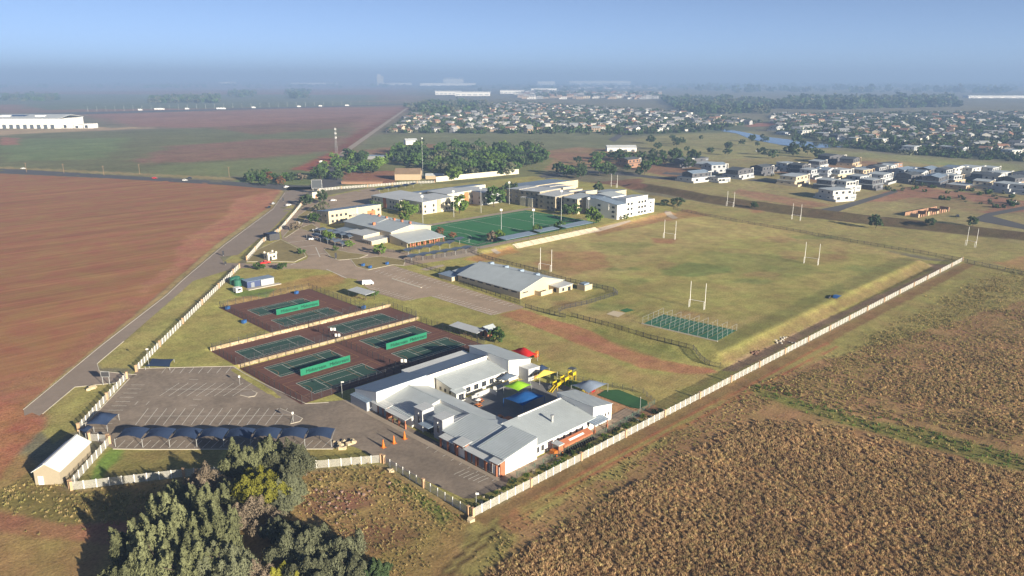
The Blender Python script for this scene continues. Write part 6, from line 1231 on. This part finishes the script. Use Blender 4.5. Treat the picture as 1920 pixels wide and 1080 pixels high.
EH = [(1566, 372, 17, 14, 2, 'white', 'flat', 'white framed house standing closest to the berm'), (1486, 344, 21, 12, 2, 'cream', 'flat', 'cream house behind the end of the red strip'), (1516, 332, 15, 12, 2, 'grey', 'flat', 'grey flat-roofed house behind the cream one'), (1474, 319, 13, 12, 2, 'white', 'flat', 'white house with open frames at the estate corner'), (1530, 315, 17, 12, 2, 'white', 'flat', 'white house with bright side wall above the bare plot'), (1446, 318, 18, 14, 1, 'dark', 'dark', 'dark low house at the far corner of the estate'),
      (1558, 304, 22, 14, 2, 'dark', 'dark', 'dark-roofed house at the back of the estate'), (1590, 310, 17, 12, 2, 'tan', 'dark', 'tan house beside the dark-roofed one'), (1550, 353, 14, 12, 2, 'dark', 'flat', 'charcoal and white house behind the framed one'), (1584, 355, 14, 12, 2, 'white', 'flat', 'white boxy house beside the driveway lawn'), (1606, 344, 16, 12, 2, 'grey', 'flat', 'grey house with tan chimney wall'), (1648, 340, 22, 14, 2, 'grey', 'flat', 'large grey two-storey house by the red open plot'), (1622, 322, 15, 12, 1, 'dark', 'blue', 'low dark house behind the large grey one'), (1685, 331, 20, 14, 2, 'grey', 'blue', 'blue-grey roofed house behind the large grey one'),
      (1748, 345, 24, 15, 2, 'dark', 'blue', 'wide dark-roofed house facing the red plot'), (1783, 343, 12, 12, 2, 'tan', 'flat', 'narrow tan-fronted house next to the wide dark roof'), (1800, 353, 15, 12, 1, 'tan', 'flat', 'low tan house at the edge of the red plot'), (1842, 354, 20, 13, 2, 'cream', 'flat', 'cream boxy house with bright gable at the red plot'), (1884, 359, 16, 13, 2, 'grey', 'flat', 'grey house with white pillars at the red plot'), (1915, 362, 14, 13, 2, 'grey', 'flat', 'grey house cut off by the photo edge'), (1814, 326, 26, 14, 2, 'white', 'flat', 'long white house behind the cream boxy one'), (1872, 336, 22, 13, 2, 'dark', 'flat', 'dark long house behind the grey ones'), (1913, 338, 15, 13, 2, 'white', 'dark', 'white house at the photo edge behind'), (1710, 322, 16, 12, 1, 'brick', 'blue', 'low brick house behind the blue-grey roof'), (1668, 312, 18, 10, 1, 'brick', 'dark', 'low brick row behind the estate'),
      (1182, 311, 20, 13, 2, 'brick', 'dark', 'brick and white house alone beyond the hostels'), (1297, 302, 26, 14, 1, 'dark', 'dark', 'dark-roofed low house beside the bare red plot'), (1305, 338, 22, 13, 2, 'white', 'blue', 'white house with steep grey roofs by the berm'), (1383, 332, 20, 13, 2, 'grey', 'dark', 'grey house with brick corner by the berm'), (1322, 312, 20, 12, 1, 'white', 'flat', 'white low house behind the steep grey roofs'), (1350, 340, 10, 8, 1, 'white', 'dark', 'small white garage between the berm houses'),
      (1600, 268, 16, 12, 2, 'cream', 'flat', 'cream house at the end of the lake'), (1625, 262, 15, 12, 2, 'white', 'flat', 'white house behind the lake end'), (1650, 270, 18, 13, 2, 'white', 'flat', 'bright white house on the grass past the lake'), (1705, 285, 20, 13, 2, 'white', 'flat', 'white low house among dark trees'), (1795, 288, 15, 12, 2, 'white', 'dark', 'white gabled house beside the trees'), (1898, 292, 24, 14, 2, 'white', 'flat', 'large white house near the photo edge'), (1770, 285, 18, 12, 2, 'tan', 'flat', 'tan house among dark trees'), (1455, 245, 20, 13, 2, 'white', 'dark', 'white house at the near bank of the lake'), (1505, 253, 18, 12, 2, 'white', 'flat', 'white boxy house on the lake shore'), (1470, 252, 16, 12, 1, 'grey', 'blue', 'grey house on the lake shore'), (1540, 258, 18, 12, 2, 'dark', 'flat', 'dark boxy house on the lake shore'), (1570, 262, 15, 12, 2, 'grey', 'dark', 'grey roofed house on the lake shore')]
EH += [(1500, 323, 14, 12, 2, 'dark', 'dark', 'dark house squeezed behind the white open frames'), (1545, 331, 19, 12, 2, 'grey', 'blue', 'grey house above the bare red plot'), (1572, 332, 17, 12, 2, 'cream', 'flat', 'cream house beside the bare red plot'), (1628, 352, 15, 12, 2, 'dark', 'flat', 'charcoal house next to the large grey one'), (1662, 323, 20, 12, 2, 'white', 'flat', 'white house between low brick rows'), (1702, 341, 18, 12, 2, 'dark', 'dark', 'dark house at the corner of the red plot'), (1722, 336, 16, 12, 2, 'tan', 'blue', 'tan house before the wide dark roof'), (1766, 331, 14, 12, 2, 'grey', 'dark', 'grey roofed house behind the wide dark roof'), (1785, 327, 19, 12, 2, 'white', 'blue', 'white and blue-grey house beside the long white one'), (1834, 340, 17, 12, 2, 'dark', 'dark', 'dark roofed house between the cream and long ones'), (1852, 327, 15, 12, 2, 'grey', 'flat', 'grey house at the upper estate edge'), (1896, 347, 20, 12, 2, 'tan', 'dark', 'tan dark-roofed house near the photo edge'), (1738, 330, 18, 12, 2, 'dark', 'blue', 'dark blue-roofed house in the second row'), (1640, 326, 16, 12, 2, 'grey', 'dark', 'grey house behind the bare plot'), (1615, 332, 14, 12, 2, 'tan', 'flat', 'tan boxy house in the middle row'), (1862, 343, 19, 12, 2, 'white', 'dark', 'white house wedged before the dark long one'), (1425, 326, 17, 12, 2, 'dark', 'dark', 'dark low house past the berm houses'), (1340, 322, 15, 12, 2, 'grey', 'blue', 'grey steep-roofed house behind the berm'), (1275, 312, 20, 12, 2, 'dark', 'dark', 'dark barn-like house at the red verge')]
for i, a in enumerate(EH): estate_house(*a, rz=(-.1 + .2 * ((i * 37) % 10) / 10) - (.0 if i % 3 else .25))
def ruin():
    p = GZ(1752, 402); r = thing('unfinished_house', p, -.15, 'unfinished brick house of bare walls below the open plot', 'building site')
    for i in range(14):
        x = -22 + i * 3.2; h = rng.uniform(1.5, 3.4); part('wall', MB().box(x, x + rng.uniform(1.2, 2.4), 0, .25, -.4, h).box(x, x + .25, .26, rng.uniform(4, 8), -.4, h), HW['brick'] if i % 4 else HW['tan'], r)
    part('floor_slab', MB().box(-23, 24, -1, 11, -.5, -.1), CONC, r); part('beam_wall', MB().box(-22, 22, 9, 9.3, -.4, 2.4), HW['brick'], r)
ruin()
# ------------------------------------------------------------------ other buildings beyond the school
def simple(name, px, py, w, d, h, hr, wm, rm, label, rz, cat='building', axis='u', bays=0):
    p = GZ(px, py); r = thing(name, p, rz, label, cat); gable(r, (-w / 2, w / 2, 0, d), -1, h, hr, wm, rm, axis, .4)
    for i in range(bays): part('bay_door', MB().box(-w / 2 + (i + .3) * w / bays, -w / 2 + (i + .75) * w / bays, -.25, -.02, 0, h * .55), DARKTRIM, r)
    return r
simple('steel_barn', 1166, 284, 36, 14, 4.5, 7, WHITE, ROOFP, 'long pale barn alone on the plain', -.75, bays=4)
simple('thatched_house', 764, 338, 22, 16, 5.5, 9.5, HW['tan'], mat('thatch', (.20, .14, .09), .95, .2), 'thatched brick house before the plantation', -PSI, 'house')
simple('white_shed', 772, 271, 16, 12, 5, 7.5, WHITE, ROOFP, 'white gabled shed on the field before the town', -.4); simple('brick_terrace', 678, 345, 34, 4, 1.8, 2.1, HW['brick'], HW['brick'], 'brick garden terrace wall building near the far entrance', -PSI); simple('grey_store', 700, 299, 60, 6, 4, 4.6, GREYP, ROOFB, 'long grey store along the track', -1.1)
simple('veranda_house', 815, 336, 16, 8, 3.2, 4.4, HW['tan'], ROOFP, 'low veranda house beside the tall cream wall', -PSI, 'house')
q = GZ(-20, 241); wr = thing('distribution_warehouse', q, -PSI, 'huge white distribution warehouse on the far field', 'warehouse'); wr.scale = (.62, .62, .62)
part('wall', MB().box(-170, 205, 0, 130, -2, 27), WHITE, wr); part('roof', MB().slab([(-172, -2, 28.5), (207, -2, 28.5), (207, 65, 38), (-172, 65, 38)], 1.2), ROOFP, wr); part('roof', MB().slab([(-172, 65.01, 38), (207, 65.01, 38), (207, 132, 28.5), (-172, 132, 28.5)], 1.2), ROOFP, wr)
for i in range(9): part('dock_door', MB().box(20 + i * 20, 30 + i * 20, -1.2, -.1, 0, 11), DARKTRIM, wr)
part('dock_canopy', MB().box(-168, 8, -14, -.05, 11.5, 13), TRIM, wr); part('dock_painted_shade', MB().box(-168, 8, -.9, -.06, 0, 11), DARKTRIM, wr)  # dark sheet under the canopy: its shade put into the colour
for x0, y in ((-110, 28), (20, 26), (120, 30)): part('roof_light', MB().box(x0, x0 + 28, y, y + 10, 30, 36), TRIM, wr)
for x0, x1 in ((-130, -60), (-40, 10), (40, 90)): part('solar_panels', MB().slab([(x0, 30, 33.9), (x1, 30, 33.9), (x1, 52, 37.0), (x0, 52, 37.0)], .4), mat('solar_glass', (.02, .04, .09), .2, .1), wr)
for x0, w_, h_ in ((208, 30, 14), (242, 24, 10), (270, 26, 13)): part('annexe', MB().box(x0, x0 + w_, 10, 40, -1, h_), WHITE, wr); part('annexe_window', MB().box(x0 + 4, x0 + 12, 9.4, 9.95, 1, h_ * .7), GLASS, wr)
FARB = [(850, 161, 300, 40, 95, 'white factory with stacks on the horizon', 8), (840, 163, 700, 60, 45, 'long white works under the stacks on the horizon', 0), (840, 178, 150, 60, 20, 'white hall at the edge of the far town', 0), (886, 180, 190, 60, 20, 'second white hall at the edge of the far town', 0), (960, 176, 150, 50, 20, 'pale hall beyond the far town', 0), (1020, 172, 190, 60, 22, 'twin pale halls on the far slope', 0), (1125, 160, 1000, 80, 70, 'long curved white roof near the horizon', 0), (1024, 161, 260, 60, 65, 'white block near the horizon', 0), (590, 160, 800, 60, 40, 'long pale industrial row far over the fields', 0), (425, 160, 250, 60, 50, 'pale far building over the left fields', 0), (487, 157, 250, 60, 60, 'small white far building on the left horizon', 0), (1880, 184, 330, 50, 9, 'long white far roofs at the photo edge', 0), (740, 161, 500, 50, 40, 'low pale works beside the tall tower', 0)]
for px, py, w_, d_, h_, lb, n in FARB:
    p = GZ(px, py); p.z = H(p.x, p.y); r = thing('far_works', p, -PSI, lb, 'works building'); part('wall', MB().box(-w_ / 2, w_ / 2, 0, d_, -60, h_), WHITE, r); part('roof', MB().box(-w_ / 2 - 3, w_ / 2 + 3, -3, d_ + 3, h_, h_ + 3), ROOFP, r)
    for i in range(n): part('stack', MB().tube((-w_ / 2 + (i + .5) * w_ / n, 20, h_), (-w_ / 2 + (i + .5) * w_ / n, 20, h_ * 1.25), 8), WHITE, r)
    for i in range(6): part('window_band', MB().box(-w_ / 2 + (i + .15) * w_ / 6, -w_ / 2 + (i + .8) * w_ / 6, -1.2, -.1, h_ * .2, h_ * .5), GREYP, r)
p = GZ(711, 161); r = thing('tall_tower', p, -PSI, 'tall pale tower block rising above the horizon', 'tower'); part('shaft', MB().box(-30, 30, 0, 50, -60, 150), CREAM2, r); part('shaft', MB().box(32, 58, 5, 45, -60, 140), CREAM2, r); part('crown', MB().box(-24, 24, 6, 44, 150, 165), WHITE, r)
def mast(px, py, h, w, label):
    p = GZ(px, py); r = thing('lattice_mast', p, 0, label, 'mast')
    for sx, sy in ((-1, -1), (1, -1), (1, 1), (-1, 1)): part('leg', MB().tube((sx * w, sy * w, -.3), (sx * w * .35, sy * w * .35, h), .10, .06, 5), STEEL, r)
    mb = MB()
    for k in range(14):
        z = h * k / 14; a = w * (1 - .65 * k / 14); b = w * (1 - .65 * (k + 1) / 14); z2 = h * (k + 1) / 14
        for (x0, y0), (x1, y1) in (((-1, -1), (1, -1)), ((1, -1), (1, 1)), ((1, 1), (-1, 1)), ((-1, 1), (-1, -1))): mb.tube((x0 * a, y0 * a, z), (x1 * b, y1 * b, z2), .045, n=4)
    part('bracing', mb, STEEL, r)
    for z in (.6, .75, .9): part('antenna', MB().box(-.9, -.5, -.9, -.6, h * z, h * z + 2).box(.5, .9, -.9, -.6, h * z, h * z + 2).box(-.2, .2, .7, 1, h * z, h * z + 2), TRIM, r)
mast(631, 291, 32, 1.3, 'lattice phone mast at the end of the red earth bank'); 
r = at_rot('radio_pole', 793, 332, 'slender radio pole before the plantation', 'pole'); part('pole', MB().tube((0, 0, 0), (0, 0, 34), .12, .08, 6), STEEL, r); part('antenna', MB().box(-.5, .5, -.5, .5, 34, 35), TRIM, r)
for i in range(36):
    x = 165 + i * 17; p = GZ(x, 210 - i * .42); m = shared('slamp', lambda: MB().tube((0, 0, 0), (0, 0, 14), .2, .14, 5).box(-1.4, 1.4, -.2, .2, 13.7, 14.1).mesh('street_lamp', STEEL)); ob('street_lamp', m, None, p, -PSI, label='slim street lamp along the distant highway', cat='street lamp', group='street lamps of the distant highway')
for i, (x, y, w_) in enumerate(((298, 206, 26), (414, 205, 24), (262, 207.5, 8), (350, 205.5, 8), (475, 203, 8), (560, 201, 8), (600, 200, 8), (650, 199, 10))):
    p = GZ(x, y); r = thing('highway_truck', p, -PSI, ['long white truck on the distant highway', 'second long white truck on the distant highway'][i] if i < 2 else 'white vehicle speck on the distant highway', 'truck', 'vehicles on the distant highway'); part('trailer', MB().box(-w_ / 2, w_ / 2, -2, 2, .8, 5), TRIM, r); part('cab', MB().box(w_ / 2 + .5, w_ / 2 + 3, -1.8, 1.8, .8, 4), TRIM, r)
for x, y in ((50, 323), (262, 326), (195, 329), (430, 332), (120, 325)):
    p = GZ(x, y); m = shared('ppole', lambda: MB().tube((0, 0, 0), (0, 0, 9), .2, .14, 6).box(-1.2, 1.2, -.08, .08, 8.3, 8.5).mesh('power_pole', WOOD)); ob('power_pole', m, None, p, -PSI, label='thin wooden power pole beside the dark side road', cat='pole', group='power poles along the dark side road')
# ------------------------------------------------------------------ far town: the nearest 300 houses as things, the rest as one mass
palette_mat('house_wall', [(.50, .48, .44), (.42, .36, .27), (.34, .25, .17), (.30, .30, .31), (.32, .24, .17), (.60, .58, .55)]); palette_mat('house_roof', [(.16, .16, .17), (.26, .27, .28), (.24, .13, .085), (.10, .10, .11), (.34, .34, .34)])
def town_house(i):
    g = random.Random(i); w, d, h = g.uniform(12, 17), g.uniform(9, 12), g.choice((3.4, 6.0, 6.2)); mb = MB(); hr = h + g.choice((.6, 2.2, 2.6)); m = d / 2
    mb.prism([(-w / 2, 0), (w / 2, 0), (w / 2, m), (-w / 2, m)], -1, [h, h, hr, hr], 0, 1).prism([(-w / 2, m), (w / 2, m), (w / 2, d), (-w / 2, d)], -1, [hr, hr, h, h], 0, 1)
    mb.slab([(-w / 2 - .4, -.4, h), (w / 2 + .4, -.4, h), (w / 2 + .4, m, hr + .25), (-w / 2 - .4, m, hr + .25)], .2, 1).slab([(-w / 2 - .4, m, hr + .25), (w / 2 + .4, m, hr + .25), (w / 2 + .4, d + .4, h), (-w / 2 - .4, d + .4, h)], .2, 1)
    mb.box(-w / 2 - 4, -w / 2 + 1, -3, d * .6, -1, 3.2, 0).box(-w / 2 - 4.3, -w / 2 - .01, -3.3, d * .6 + .3, 3.2, 3.45, 1)
    for k in range(3):
        x = -w / 2 + 2 + k * 4
        for z in ((.9, 3.9) if h > 5 else (.9,)): mb.box(x, x + 1.8, -.08, -.01, z, z + 1.4, 2)
    return mb.mesh('town_house', [MATS['house_wall'], MATS['house_roof'], GLASS])
TH = [town_house(i) for i in range(9)]
TP = in_poly([(724, 249), (792, 207), (960, 194), (1250, 211), (1420, 231), (1300, 247), (1170, 248)], 760, 71, 16) + in_poly([(1450, 217), (1960, 214), (1960, 296), (1690, 282), (1560, 262), (1460, 242)], 380, 72, 20)
TP.sort(key=lambda p: p[0] ** 2 + p[1] ** 2)
for u, v in TP[:300]:
    right = v < .75 * u; ob('town_house', rng.choice(TH), None, (u, v, H(u, v)), rng.choice([0, 0, -PSI, -1.57, .3]) + rng.uniform(-.1, .1), label='small far house in the town %s' % ('beyond the lake and estate' if right else 'behind the plantation field'), cat='house', group='far houses beyond the lake' if right else 'far houses behind the plantation')
R_ = TP[300:]
gn_scatter('distant_town', [(u, v, H(u, v)) for u, v in R_], [(1, 1, 1)] * len(R_), [(0, 0, rng.choice([0, -PSI, -1.57]) + rng.uniform(-.2, .2)) for _ in R_], [rng.randrange(9) for _ in R_], TH, 'mass of tiny pale houses in the hazy distance')
EP = in_poly([(960, 172), (1250, 176), (1240, 186), (980, 186)], 260, 73) + in_poly([(1050, 162), (1260, 163), (1260, 168), (1050, 168)], 160, 74)
gn_scatter('horizon_town', [(u, v, H(u, v)) for u, v in EP], [(2, 2, 2)] * len(EP), [(0, 0, -PSI)] * len(EP), [rng.randrange(9) for _ in EP], TH, 'pale specks of houses close to the horizon')
print('objects', len(S.objects))
